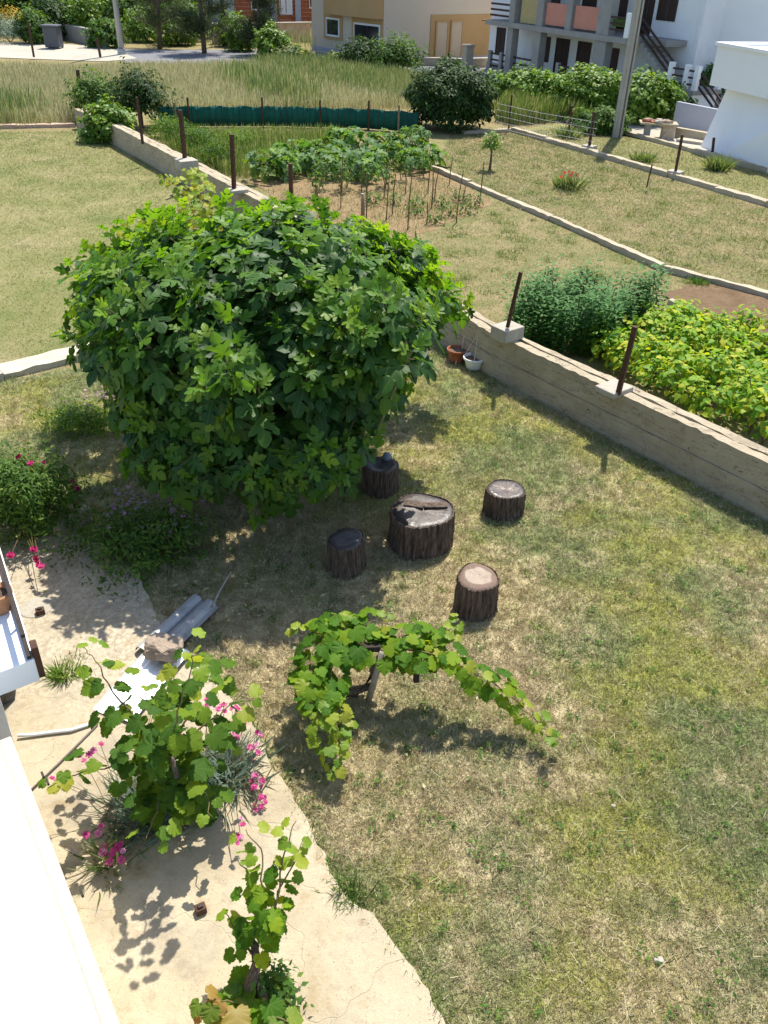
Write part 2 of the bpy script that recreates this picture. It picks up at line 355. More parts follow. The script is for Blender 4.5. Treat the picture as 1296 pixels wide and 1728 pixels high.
def stops(*c): n = len(c); return [(i / (n - 1), x) for i, x in enumerate(c)]
M = dict(
    lawn=mat_lawn(), blades=mat_blades(), gblades=mat_gblades('garden_blades'), ublades=mat_gblades('upper_blades', True), mown=mat_mown(), upper=mat_upper(), patio=mat_patio(),
    earth=mat_soil('earth', (.20, .17, .08), (.30, .24, .12), (.14, .14, .05)),
    soil=mat_soil('tilled_soil', (.14, .09, .05), (.23, .155, .09), (.10, .06, .035)),
    bedsoil=mat_soil('bed_soil', (.235, .155, .085), (.33, .235, .13), (.13, .165, .045)),
    wall=mat_concrete('wall_concrete', (.38, .315, .215), (.49, .42, .30), (.16, .125, .085), 2.6, .55, 1.0, .10),
    cap=mat_concrete('cap_concrete', (.36, .325, .265), (.46, .42, .35), (.22, .18, .13), 5.0, .6, .8),
    kerb=mat_concrete('kerb_concrete', (.36, .30, .21), (.47, .41, .30), (.28, .22, .15), 2.0, .45, .6),
    flag=mat_concrete('flagstone', (.42, .38, .29), (.52, .48, .39), (.36, .31, .22), 2.5, .4, .6),
    redkerb=mat_concrete('red_kerb', (.45, .30, .22), (.52, .40, .31), (.3, .2, .14), 2.0, .4, .4),
    rust=simple('rusty_iron', (.045, .022, .014), (.10, .045, .022), 14, .75, .4, .2),
    darkiron=simple('dark_iron', (.022, .015, .012), (.045, .03, .022), 10, .6, .3, .1),
    bark=mat_bark('stump_bark', (.042, .030, .023), (.19, .135, .10), 1.0, 1.0),
    figbark=mat_bark('fig_bark', (.17, .14, .11), (.36, .31, .25), .5, .4),
    vinebark=mat_bark('vine_bark', (.07, .05, .035), (.22, .17, .12), 2.5, .9),
    darkwood=mat_bark('weathered_beam', (.02, .015, .012), (.06, .045, .035), 1.0, .6),
    stake=mat_bark('stake_wood', (.17, .12, .075), (.32, .24, .15), 2.0, .4),
    cane=simple('cane', (.10, .07, .035), (.16, .13, .05), 20, .7),
    greycane=simple('grey_stick', (.28, .24, .2), (.42, .37, .31), 20, .8),
    terracotta=simple('terracotta_plastic', (.30, .085, .04), (.38, .12, .055), 6, .5, .4, bump=.1),
    brownpot=simple('brown_pot', (.32, .15, .07), (.40, .20, .10), 6, .6),
    whiteplastic=simple('white_plastic', (.74, .74, .72), (.80, .80, .79), 5, .35, .5, bump=.05),
    string=simple('string', (.55, .50, .42), (.65, .6, .5), 20),
    pottingsoil=mat_soil('potting_soil', (.10, .07, .05), (.2, .14, .1), (.3, .25, .2)),
    whitepaint=mat_plaster('white_terrace_paint', (.84, .84, .82), (.88, .88, .86), (.70, .68, .62), .25),
    creampaint=mat_concrete('cream_rim', (.48, .43, .32), (.58, .53, .42), (.48, .38, .22), 3.5, .5, .3),
    shadegrey=mat_plaster('shade_grey_plaster', (.60, .61, .61), (.66, .67, .67)),
    whitewash=mat_plaster('white_render', (.72, .74, .76), (.80, .81, .82), (.42, .40, .38), .5),
    whitewash2=mat_plaster('white_render_clean', (.78, .79, .80), (.83, .83, .83), (.55, .5, .46), .2),
    cream=mat_plaster('cream_render', (.55, .46, .36), (.59, .50, .39), (.46, .38, .3), .15),
    tan=mat_plaster('tan_render', (.42, .26, .115), (.47, .30, .14), (.36, .22, .1), .2),
    rawconc=mat_concrete('raw_concrete', (.25, .245, .24), (.33, .325, .31), (.18, .175, .17), 1.2, .4, .4),
    poleconc=mat_concrete('pole_concrete', (.33, .31, .27), (.42, .40, .35), (.24, .21, .18), 1.2, .4, .4),
    shutter=simple('dark_brown_shutter', (.035, .02, .016), (.05, .03, .024), 4, .6),
    darkglass=simple('dark_glass', (.02, .022, .025), (.03, .033, .036), 2, .1, .6, bump=0),
    paleframe=simple('white_frame', (.7, .7, .7), (.76, .76, .76), 4, .5),
    salmon=simple('salmon_panel', (.50, .215, .16), (.55, .25, .19), 3, .8),
    reed=simple('reed_screen', (.36, .29, .13), (.46, .38, .2), 9, .9),
    doorpaint=simple('beige_door', (.48, .38, .28), (.52, .42, .31), 3, .6),
    rooftile=simple('roof_tile', (.35, .14, .08), (.42, .2, .11), 5, .85),
    brick=mat_brick(), rubble=mat_stonewall(),
    bluegrey=mat_plaster('blue_grey_render', (.36, .37, .43), (.41, .42, .48)),
    asphalt=mat_concrete('asphalt', (.155, .155, .165), (.20, .20, .215), (.11, .11, .115), .8, .4, .3),
    drive=mat_concrete('driveway_concrete', (.34, .31, .25), (.44, .41, .34), (.26, .23, .17), .7, .35, .3),
    greymetal=simple('grey_metal', (.30, .31, .32), (.38, .39, .40), 4, .5, .5, .4),
    bin=simple('charcoal_plastic', (.07, .075, .085), (.10, .105, .12), 4, .5),
    net=None,
    sheet=mat_metal('zinc_sheet', (.44, .44, .44), .5, (.24, .22, .19)),
    whitesheet=mat_metal('white_coated_sheet', (.80, .81, .82), .5, (.6, .58, .54)),
    stone=mat_concrete('rough_stone', (.30, .235, .18), (.45, .35, .265), (.16, .12, .095), 12, .5, 1.0),
    blackbag=simple('black_plastic', (.02, .02, .022), (.035, .035, .038), 5, .3, .5, bump=.6, bdist=.05),
    pipe=simple('white_pipe', (.66, .66, .66), (.74, .74, .74), 5, .4),
    hose=simple('dark_hose', (.12, .09, .08), (.18, .14, .12), 5, .6),
    bluestone=simple('blue_grey_object', (.12, .15, .18), (.22, .26, .29), 14, .6),
    fig=mat_leaf('fig_leaf', stops((.018, .060, .010), (.028, .084, .012), (.044, .115, .015), (.08, .175, .018)), .36, (2.3, 2.1, .6), .50, .28, (.14, .21, .055)),
    figyoung=mat_leaf('young_fig_leaf', stops((.055, .145, .012), (.085, .19, .016), (.125, .24, .02), (.19, .29, .028)), .46, (2.0, 1.9, .55), .5, .28, (.18, .25, .06)),
    vinered=mat_leaf('reddish_vine_leaf', stops((.10, .19, .022), (.15, .22, .025), (.24, .22, .03), (.32, .17, .05)), .38, (1.6, 1.5, .8), .5, .3, (.32, .28, .1)),
    vineyellow=mat_leaf('yellow_vine_leaf', stops((.13, .23, .018), (.20, .29, .02), (.30, .34, .025), (.42, .38, .03)), .42, (1.6, 1.5, .5), .5, .25, (.35, .36, .08)),
    figtwig=simple('fig_twig', (.10, .11, .045), (.19, .17, .09), 20, .7),
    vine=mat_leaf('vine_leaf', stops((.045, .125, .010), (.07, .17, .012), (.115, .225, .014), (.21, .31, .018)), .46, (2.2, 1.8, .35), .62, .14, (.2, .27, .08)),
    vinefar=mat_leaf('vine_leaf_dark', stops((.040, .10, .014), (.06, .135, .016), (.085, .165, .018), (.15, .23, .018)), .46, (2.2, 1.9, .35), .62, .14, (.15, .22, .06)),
    vineyoung=mat_leaf('young_vine_leaf', stops((.11, .21, .014), (.17, .27, .016), (.24, .32, .02), (.28, .29, .028)), .44, (1.7, 1.6, .8), .5, .35, (.3, .28, .08)),
    bean=mat_leaf('bean_leaf', stops((.10, .235, .016), (.16, .31, .02), (.26, .38, .024), (.46, .44, .03)), .42, (1.5, 1.5, .6), .55, .22),
    fava=mat_leaf('broad_bean_leaf', stops((.04, .125, .022), (.06, .16, .032), (.095, .21, .055)), .32, (1.6, 1.8, .8), .6, .2),
    squash=mat_leaf('squash_leaf', stops((.055, .14, .024), (.08, .18, .03), (.12, .20, .085), (.17, .29, .026)), .35, (1.8, 1.9, .7), .6, .25, (.18, .24, .14)),
    dark=mat_leaf('dark_shrub_leaf', stops((.012, .036, .010), (.022, .056, .013), (.035, .078, .016), (.06, .11, .02)), .25, (1.8, 1.8, .6), .6, .18),
    mid=mat_leaf('green_shrub_leaf', stops((.035, .085, .016), (.055, .125, .02), (.08, .16, .024), (.13, .2, .03)), .34, (1.8, 1.7, .6), .6, .2),
    bright=mat_leaf('bright_shrub_leaf', stops((.07, .15, .02), (.105, .2, .024), (.15, .25, .028), (.2, .28, .035)), .35, (1.6, 1.6, .6), .5, .3),
    pine=mat_leaf('pine_needles', stops((.03, .05, .022), (.05, .075, .03), (.085, .105, .04)), .2, (1.5, 1.5, .7), .6, .2),
    olive=mat_leaf('olive_green', stops((.05, .075, .03), (.08, .11, .04), (.12, .14, .05)), .2, (1.5, 1.5, .7), .6, .2),
    silver=mat_leaf('silver_leaf', stops((.12, .19, .12), (.18, .25, .18), (.26, .32, .25)), .25, (1.3, 1.3, 1.0), .6, .25),
    weed=mat_leaf('weed_blade', stops((.06, .13, .03), (.10, .17, .04), (.17, .22, .07), (.36, .34, .19)), .4, (1.5, 1.4, .8), .6, .2),
    hay=mat_leaf('dry_meadow_blade', stops((.15, .19, .07), (.32, .31, .16), (.46, .42, .25), (.58, .53, .36)), .42, (1.2, 1.2, 1.0), .7, .15),
    haygreen=mat_leaf('green_meadow_blade', stops((.09, .16, .045), (.13, .20, .06), (.22, .25, .10), (.42, .39, .22)), .42, (1.2, 1.2, .9), .7, .15),
    pink=mat_leaf('pink_petal', stops((.45, .035, .17), (.58, .08, .27), (.66, .16, .37), (.74, .42, .54)), .25, (1.2, .9, 1.1), .6, .2),
    magenta=mat_leaf('magenta_petal', stops((.42, .015, .12), (.52, .03, .17), (.60, .07, .24)), .25, (1.2, .8, 1.1), .6, .2),
    lilac=mat_leaf('lilac_petal', stops((.38, .20, .30), (.48, .28, .38), (.55, .38, .45)), .25, (1.1, 1, 1.1), .6, .2),
    poppy=mat_leaf('red_petal', stops((.5, .05, .02), (.6, .09, .04)), .25, (1.2, .8, .8), .6, .2),
    yellow=mat_leaf('yellow_petal', stops((.5, .33, .03), (.6, .42, .05)), .25, (1.1, 1, .8), .6, .2),
)
def mat_net():
    t = NT('green_shade_net'); o = t.obj()
    c = t.ramp(t.noise(3, 4, .6, o), [(.3, (.013, .115, .085)), (.7, (.026, .17, .125))])
    t.fin(c, .7, .2); return translucent(t, c, .4)
M['net'] = mat_net()

# ------------------------------------------------------------ batched leaves / blades
def frames(n, t):
    n = nrm(n); t = t - (t * n).sum(-1, keepdims=True) * n; t = nrm(t)
    return np.stack([np.cross(t, n), t, n], -1)

def tri_mesh(name, V, T, mat, rnd=None, uv=None, smooth=True):
    me = bpy.data.meshes.new(name); nv, nf = len(V), len(T)
    me.vertices.add(nv); me.vertices.foreach_set('co', np.ascontiguousarray(V, np.float32).ravel())
    me.loops.add(nf * 3); me.loops.foreach_set('vertex_index', np.ascontiguousarray(T, np.int32).ravel())
    me.polygons.add(nf); me.polygons.foreach_set('loop_start', np.arange(0, nf * 3, 3, dtype=np.int32))
    me.update(calc_edges=True)
    if rnd is not None:
        a = me.attributes.new('rnd', 'FLOAT', 'FACE'); a.data.foreach_set('value', np.ascontiguousarray(rnd, np.float32))
    if uv is not None:
        l = me.uv_layers.new(name='UVMap'); l.data.foreach_set('uv', np.ascontiguousarray(uv[np.asarray(T).ravel()], np.float32).ravel())
    if smooth: me.polygons.foreach_set('use_smooth', np.ones(nf, bool))
    me.materials.append(mat); return me

def batch(name, tmpl, Rm, pos, sc, mat, parent=None, rnd=None, stuff=True):
    tv, tt = tmpl[0], tmpl[1]; n = len(pos)
    sc = np.broadcast_to(np.asarray(sc, float), (n,))
    V = np.einsum('nij,vj->nvi', Rm, tv) * sc[:, None, None] + pos[:, None, :] - parent_world(parent)
    T = tt[None] + (np.arange(n) * len(tv))[:, None, None]
    rnd = rng.random(n) if rnd is None else rnd
    uv = np.tile(np.stack([tv[:, 0] + .5, tv[:, 1]], 1), (n, 1))
    me = tri_mesh(name, V.reshape(-1, 3), T.reshape(-1, 3), mat, np.repeat(rnd, len(tt)), uv)
    o = bpy.data.objects.new(name, me); COL.objects.link(o); attach(o, parent)
    if stuff: o['kind'] = 'stuff'
    return o

def lobed(half, mids, fold, droop, seed=0, wob=.03):
    """palmate leaf: half outline from petiole to tip, mirrored, folded along the midrib"""
    r = np.random.default_rng(seed)
    V = [(0, m) for m in mids]; nm = len(mids); T = []
    for sgn in (1, -1):
        k = len(V); V += [(x * sgn, y) for x, y in half]; m = 0
        for i in range(len(half) - 1):
            x, y = half[i + 1]
            while m + 1 < nm and mids[m + 1] < min(half[i][1], y) - .08:
                T.append((m, k + i, m + 1) if sgn > 0 else (m, m + 1, k + i)); m += 1
            T.append((m, k + i, k + i + 1) if sgn > 0 else (m, k + i + 1, k + i))
    V = np.array(V, float)
    z = fold * np.abs(V[:, 0]) ** 1.0 - droop * V[:, 1] ** 2 - .35 * fold * V[:, 0] ** 2 * 2
    z += r.normal(0, wob, len(V)) * (np.abs(V[:, 0]) > .05)
    return np.column_stack([V, z]), np.array(T, int)
FIGH = [(.0, .10), (.13, -.03), (.28, .0), (.40, .14), (.38, .24), (.20, .34), (.36, .46), (.50, .60), (.47, .72), (.34, .70), (.17, .54), (.20, .68), (.23, .84), (.13, .98), (0, 1.06)]
GRAPEH = [(.0, .10), (.12, -.06), (.28, -.09), (.36, .0), (.47, .02), (.50, .12), (.58, .17), (.53, .26), (.55, .34), (.49, .40), (.60, .50), (.54, .57), (.55, .67), (.44, .68), (.36, .73), (.31, .70), (.32, .81), (.22, .84), (.17, .94), (.08, .95), (0, 1.05)]
FIGT = [lobed(FIGH, [.12, .36, .58, .8], f, d, s) for f, d, s in ((.48, .22, 1), (.22, .55, 2), (-.20, .45, 3))]
GRAPET = [lobed(GRAPEH, [.12, .36, .58, .8], f, d, s) for f, d, s in ((.28, .18, 4), (.08, .34, 5), (-.15, .35, 6))]
HEARTT = [lobed([(0, .03), (.22, -.04), (.42, .12), (.44, .34), (.28, .66), (0, 1.0)], [.05, .4], f, d, s) for f, d, s in ((.25, .2, 7), (.05, .35, 8), (-.12, .3, 9))]
def simple_leaf(w, fold=.2, droop=.25):
    V = np.array([(0, 0, 0), (w, .35, 0), (0, .45, 0), (-w, .35, 0), (0, 1, 0)], float)
    V[:, 2] = fold * np.abs(V[:, 0]) - droop * V[:, 1] ** 2
    return V, np.array([(0, 1, 2), (0, 2, 3), (1, 4, 2), (2, 4, 3)])
OVAL = simple_leaf(.27); LANCE = simple_leaf(.15); NEEDLE = (np.array([(-.03, 0, 0), (.03, 0, 0), (0, 1, -.05)], float), np.array([(0, 1, 2)]))
TUFT = (np.array([(-.5, 0, 0), (.5, 0, 0), (.1, 1, .1), (-.45, .75, -.1)], float), np.array([(0, 1, 2), (0, 2, 3)]))
def flower_t(n=7, cup=.25, seed=0):
    r = np.random.default_rng(seed); V = [(0, 0, 0)]; T = []
    for lay, (rad, lift) in enumerate(((.5, cup * .4), (.32, cup))):
        for k in range(n):
            a = 2 * math.pi * (k + .5 * lay) / n
            b = [(rad * math.cos(a + d) * s, rad * math.sin(a + d) * s, lift + r.normal(0, .05)) for d, s in ((-.42, .8), (0, 1.02), (.42, .8))]
            i = len(V); V += b; T += [(0, i, i + 1), (0, i + 1, i + 2)]
    return np.array(V, float), np.array(T)
FLOWER = flower_t()
def leaf_meshes(name, tmpls, mat):
    out = []
    for V, T in tmpls:
        out.append(tri_mesh(name, V, T, mat, np.zeros(len(T)), np.stack([V[:, 0] + .5, V[:, 1]], 1)))
    return out
LM = dict(fig=leaf_meshes('leaf', FIGT, M['fig']), figyoung=leaf_meshes('leaf', FIGT, M['figyoung']), vinered=leaf_meshes('leaf', GRAPET, M['vinered']), vineyellow=leaf_meshes('leaf', GRAPET, M['vineyellow']), vine=leaf_meshes('leaf', GRAPET, M['vine']), vinefar=leaf_meshes('leaf', GRAPET, M['vinefar']),
          vineyoung=leaf_meshes('leaf', GRAPET, M['vineyoung']), bean=leaf_meshes('leaf', HEARTT, M['bean']),
          squash=leaf_meshes('leaf', FIGT, M['squash']),
          pink=leaf_meshes('flower', [flower_t(7, .3, 1), flower_t(6, .45, 2)], M['pink']), magenta=leaf_meshes('flower', [flower_t(8, .35, 3)], M['magenta']),
          lilac=leaf_meshes('flower', [flower_t(6, .2, 5)], M['lilac']), poppy=leaf_meshes('flower', [flower_t(5, .5, 4)], M['poppy']))
def put(name, meshes, Rm, pos, sc, parent):
    base = parent_world(parent)
    for i in range(len(pos)):
        o = bpy.data.objects.new(name, meshes[i % len(meshes)]); COL.objects.link(o); o.parent = parent
        m = np.eye(4); m[:3, :3] = Rm[i] * float(sc[i]); m[:3, 3] = pos[i] - base
        o.matrix_basis = Matrix(m.tolist())

def rand_dir(n): return nrm(rng.normal(size=(n, 3)))
def pip(pts, poly):
    x, y = pts[:, 0], pts[:, 1]; ins = np.zeros(len(pts), bool); n = len(poly)
    for i in range(n):
        x1, y1 = poly[i][:2]; x2, y2 = poly[(i + 1) % n][:2]
        c = ((y1 > y) != (y2 > y)) & (x < (x2 - x1) * (y - y1) / (y2 - y1 + 1e-12) + x1); ins ^= c
    return ins
def poly_px(px, z=0.0): return [tuple(g(u, v, z)[:2]) for u, v in px]
def ragged(poly, step=.25, amp=.04, seed=1):
    r = np.random.default_rng(seed); out = []
    for i in range(len(poly)):
        a = np.array(poly[i][:2]); b = np.array(poly[(i + 1) % len(poly)][:2]); k = max(1, min(60, int(np.linalg.norm(b - a) / step)))
        for j in range(k): out.append(tuple(a + (b - a) * j / k + r.normal(0, amp, 2) * (1 if j else .3)))
    return out

# ------------------------------------------------------------ ground
def sheet(name, poly, z, mat, th=None):
    mb = MB()
    if th: mb.prism(poly, z - th, z)
    else: mb.add([(p[0], p[1], z) for p in poly], [tuple(range(len(poly)))])
    o = mb.build(name, mat, structure=True)
    return o
mb = MB(); mb.add([(-500, -60, -.012), (500, -60, -.012), (500, 500, -.012), (-500, 500, -.012)], [(0, 1, 2, 3)])
mb.build('ground', M['earth'], structure=True)
LAWN = poly_px([(760, 1760), (1420, 1900), (1420, 945), (1296, 880), (820, 630), (640, 520), (330, 590), (-60, 650), (-60, 830), (60, 905), (150, 865), (240, 940), (290, 1080), (350, 1110), (440, 1230), (490, 1330), (565, 1490), (625, 1545), (700, 1640)])
sheet('lawn', ragged(poly_px([(-200, 2100), (1700, 2200), (1500, 985), (1296, 878), (820, 628), (600, 480), (330, 590), (-120, 655), (-200, 900)]), .4, .03, 3), -.006, M['lawn'])
PATIO = poly_px([(765, 1760), (700, 1640), (628, 1545), (585, 1520), (566, 1488), (520, 1390), (482, 1330), (455, 1292), (425, 1215), (350, 1140), (285, 1085), (235, 980), (195, 935), (130, 905), (30, 918), (-120, 940), (-250, 1300), (-150, 2000), (500, 2300), (850, 2000)])
pt = sheet('patio', ragged(PATIO, .07, .011, 5), .035, M['patio'], .06)
UPPER = poly_px([(-140, 640), (150, 588), (330, 560), (475, 405), (330, 318), (185, 243), (130, 222), (-140, 224)])
sheet('upper_lawn', UPPER, .0, M['upper'])
GARD = poly_px([(470, 402), (820, 630), (1296, 880), (1500, 960), (1500, 590), (1296, 505), (1120, 458), (735, 290), (700, 262), (690, 226), (450, 215), (300, 215), (190, 222)])
sheet('garden_ground', GARD, -.002, M['mown'])
sheet('side_garden', poly_px([(700, 262), (735, 289), (1120, 457), (1296, 503), (1500, 580), (1500, 405), (1296, 348), (1130, 300), (865, 222), (690, 224)]), .002, M['mown'])
sheet('strip_lawn', poly_px([(870, 222), (1130, 299), (1296, 347), (1500, 402), (1500, 320), (1296, 292), (1045, 225), (950, 205)]), .006, M['upper'])
sheet('vegetable_bed', ragged(poly_px([(425, 300), (470, 350), (560, 395), (700, 400), (830, 345), (740, 285), (700, 262), (560, 285)]), .4, .08, 8), .004, M['bedsoil'])
sheet('tilled_bed', ragged(poly_px([(1120, 500), (1165, 480), (1230, 483), (1296, 508), (1420, 550), (1420, 640), (1296, 600), (1200, 560)]), .25, .05, 9), .03, M['soil'])
sheet('road', poly_px([(215, 106), (260, 107), (440, 109), (700, 122), (830, 134), (830, 112), (700, 100), (640, 100), (500, 84), (400, 84), (250, 84), (150, 82)]), .01, M['asphalt'])
sheet('driveway', poly_px([(-150, 92), (-150, 66), (100, 74), (180, 80), (232, 99), (180, 104), (60, 100)]), .016, M['drive'])
sheet('house_yard', poly_px([(700, 122), (830, 134), (905, 200), (1100, 240), (1220, 270), (1296, 292), (1500, 300), (1400, 120), (830, 96)]), .006, M['drive'])

def scatter(poly, n, power=1.3, ref=6.0):
    P = np.array(poly); lo, hi = P.min(0), P.max(0); out = []
    tot = 0
    while tot < n:
        p = lo + rng.random((n * 2, 2)) * (hi - lo)
        d = np.linalg.norm(p - np.array([0, 0]), axis=1)
        p = p[(rng.random(len(p)) < np.clip((ref / np.maximum(d, .5)) ** power, 0, 1)) & pip(p, poly)]
        out.append(p); tot += len(p)
    return np.concatenate(out)[:n]
BLADE = (np.array([(-.06, 0, 0), (.06, 0, 0), (.02, 1, 0)], float), np.array([(0, 1, 2)]))
WALLP = [g(130, 216), g(185, 241), g(330, 322), g(470, 402), g(820, 632), g(1296, 880)]
def grass(name, poly, n, L, tilt, mat, power=1.3, ref=6.0, widen=0.0, avoid=None):
    p = scatter(poly, n, power, ref)
    if avoid is not None: p = p[~avoid(p)]
    n = len(p); a = rng.random(n) * 2 * math.pi; tl = np.clip(rng.normal(tilt, .3, n), .05, 1.55)
    t = np.stack([np.cos(a) * np.sin(tl), np.sin(a) * np.sin(tl), np.cos(tl)], 1)
    b = rng.random(n) * 6.283; nn = np.stack([np.cos(b), np.sin(b), np.full(n, .7)], 1)
    d = np.linalg.norm(p, axis=1); sc = L * (.6 + .8 * rng.random(n)) * (1 + widen * np.maximum(d - 5, 0))
    pos = np.column_stack([p, np.full(n, .0)])
    o = batch(name, BLADE, frames(nn, t), pos, sc, mat); return o
_tc = scatter(LAWN, 26000, 1.4, 5.0)
_scat = scatter
def clumped(poly, n, power, ref):
    k = _tc[rng.integers(0, len(_tc), int(n * .62))] + rng.normal(0, .022, (int(n * .62), 2)) * (1 + .06 * np.linalg.norm(_tc.mean(0)))
    return np.concatenate([k, _scat(poly, n - len(k), power, ref)])
scatter = clumped
grass('lawn_grass', LAWN, 380000, .046, .85, M['blades'], 1.4, 5.0, .06, lambda p: pip(p + rng.normal(0, .05, p.shape), PATIO))
scatter = _scat
STRAWB = (np.array([(-.03, 0, 0), (.03, 0, 0), (.025, 1, .0), (-.02, .95, .0)], float), np.array([(0, 1, 2), (0, 2, 3)]))
def litter(name, poly, n, L):
    p = scatter(poly, n, 1.2, 5.0); p = p[~pip(p, PATIO)]; n = len(p); a = rng.random(n) * 6.283; tl = rng.normal(1.45, .1, n)
    t = np.stack([np.cos(a) * np.sin(tl), np.sin(a) * np.sin(tl), np.cos(tl)], 1)
    return batch(name, STRAWB, frames(np.tile([0, 0, 1.0], (n, 1)) + rng.normal(0, .2, (n, 3)), t), np.column_stack([p, np.full(n, .022)]), L * (.4 + .9 * rng.random(n)), M['hay'])
litter('straw_litter', LAWN, 7000, .07)
def ground_leaves(name, c, r, n, size, mat):
    q = c[:2] + rng.normal(0, 1, (n, 2)) * r; nn = rng.normal(0, .3, (n, 3)) + [0, 0, 1]
    return batch(name, OVAL, frames(nn, rand_dir(n)), np.column_stack([q, np.full(n, .03)]), size * (.5 + rng.random(n)), M[mat])
ground_leaves('fallen_leaves', g(420, 960), (1.3, .8), 420, .05, 'hay')
ground_leaves('fallen_leaves', g(560, 1180), (.9, .7), 160, .04, 'hay')
_wp = scatter(LAWN, 420, 1.0, 5.0); _wp = _wp[~pip(_wp, PATIO)]
_wk = np.repeat(_wp, 14, axis=0) + rng.normal(0, .035, (len(_wp) * 14, 2)); _n = len(_wk)
batch('lawn_weeds', OVAL, frames(rng.normal(0, .35, (_n, 3)) + [0, 0, 1], rand_dir(_n)), np.column_stack([_wk, np.full(_n, .03)]), .032 * (.6 + .8 * rng.random(_n)), M['mid'])
_ep = np.array(PATIO[:10]); _e = []
for a_, b_ in zip(_ep[:-1], _ep[1:]): _e.append(a_ + (b_ - a_) * rng.random((int(260 * np.linalg.norm(b_ - a_)), 1)))
_e = np.concatenate(_e) + rng.normal(0, .035, (sum(map(len, _e)), 2)); _n = len(_e); _t = rng.normal(0, .7, (_n, 3)) + [0, 0, .8]
batch('edge_grass', BLADE, frames(rand_dir(_n), _t), np.column_stack([_e, np.full(_n, .0)]), .085 * (.5 + .8 * rng.random(_n)), M['weed'])
grass('lawn_grass', UPPER, 90000, .034, 1.1, M['ublades'], .6, 12, .045)
grass('garden_grass', GARD, 80000, .036, 1.1, M['gblades'], .5, 12, .04)
grass('garden_grass', poly_px([(735, 291), (1120, 459), (1296, 505), (1450, 560), (1450, 400), (1130, 302), (865, 224), (760, 224)]), 65000, .042, 1.05, M['gblades'], .5, 14, .04)
grass('garden_grass', poly_px([(875, 224), (1130, 299), (1296, 345), (1450, 390), (1450, 330), (1296, 294), (1045, 228), (960, 215)]), 24000, .05, 1.0, M['gblades'], .5, 20, .03)

def patches(name, poly, k, per, L, spread, m, seed):
    c = scatter(poly, k, .3, 14); q = np.repeat(c, per, axis=0) + rng.normal(0, spread, (k * per, 2)) * np.repeat(.5 + rng.random(k), per)[:, None]; n = len(q)
    t_ = rng.normal(0, .8, (n, 3)) + [0, 0, .7]
    batch(name, BLADE, frames(rand_dir(n), t_), np.column_stack([q, np.full(n, .0)]), L * (.5 + .8 * rng.random(n)), M[m])
_gp = poly_px([(830, 540), (820, 620), (640, 500), (700, 410), (860, 350), (1120, 460), (1110, 500), (900, 460)])
patches('garden_tufts', _gp, 60, 70, .11, .12, 'weed', 1)
patches('garden_tufts', poly_px([(740, 288), (1120, 456), (1296, 500), (1296, 352), (1130, 305), (865, 226), (760, 228)]), 110, 60, .13, .16, 'weed', 2)
patches('garden_tufts', poly_px([(740, 288), (1120, 456), (1296, 500), (1296, 352), (1130, 305), (865, 226), (760, 228)]), 80, 60, .12, .18, 'hay', 3)
patches('lawn_tufts', UPPER, 70, 60, .07, .16, 'weed', 4)
# tall dry meadow: two coats of blades over a wide field
TALL = (np.array([(-.016, 0, 0), (.016, 0, 0), (.012, .55, .03), (-.012, .55, .03), (.03, .78, .08), (.0, 1, .14)], float), np.array([(0, 1, 2), (0, 2, 3), (3, 2, 4), (3, 4, 5)]))
def tall(name, poly, n, L, mat, tilt=.18, w=1.0, stuff=True, parent=None):
    p = scatter(poly, n, 0, 1); a = rng.random(n) * 6.283; tl = np.abs(rng.normal(0, tilt, n))
    if mat is M['haygreen']: p = p + rng.normal(0, .55, p.shape)
    t = np.stack([np.cos(a) * np.sin(tl), np.sin(a) * np.sin(tl), np.cos(tl)], 1); b = rng.random(n) * 6.283
    nn = np.stack([np.cos(b), np.sin(b), np.full(n, .15)], 1)
    tm = (TALL[0] * np.array([w, 1, 1]), TALL[1])
    return batch(name, tm, frames(nn, t), np.column_stack([p, np.zeros(n)]), L * (.55 + .7 * rng.random(n)), mat, parent, stuff=stuff)
MEAD = poly_px([(-160, 216), (120, 212), (200, 185), (300, 193), (690, 184), (705, 140), (640, 128), (560, 116), (450, 116), (235, 119), (150, 124), (-160, 116)])
tall('meadow_grass', MEAD, 105000, .50, M['hay'], .38, .75)
tall('meadow_grass', poly_px([(450, 112), (560, 114), (690, 140), (700, 180), (600, 165), (500, 140), (430, 120)]), 17000, .65, M['haygreen'], .35, .8)
tall('meadow_grass', poly_px([(-160, 216), (20, 214), (60, 190), (-160, 180)]), 3000, .8, M['haygreen'])
tall('meadow_grass', poly_px([(440, 170), (520, 190), (480, 150), (380, 130)]), 3500, .8, M['haygreen'])
tall('meadow_grass', poly_px([(-160, 78), (20, 62), (380, 80), (700, 100), (860, 80), (800, 20), (-160, 20)]), 16000, .8, M['haygreen'])
tall('weed_grass', poly_px([(270, 250), (330, 232), (560, 230), (600, 240), (560, 252), (420, 300), (380, 300)]), 9000, .42, M['weed'], .3)
tall('weed_grass', poly_px([(835, 205), (865, 212), (960, 205), (1000, 215), (940, 190), (860, 175)]), 4000, .75, M['weed'], .3)
print('ground done')

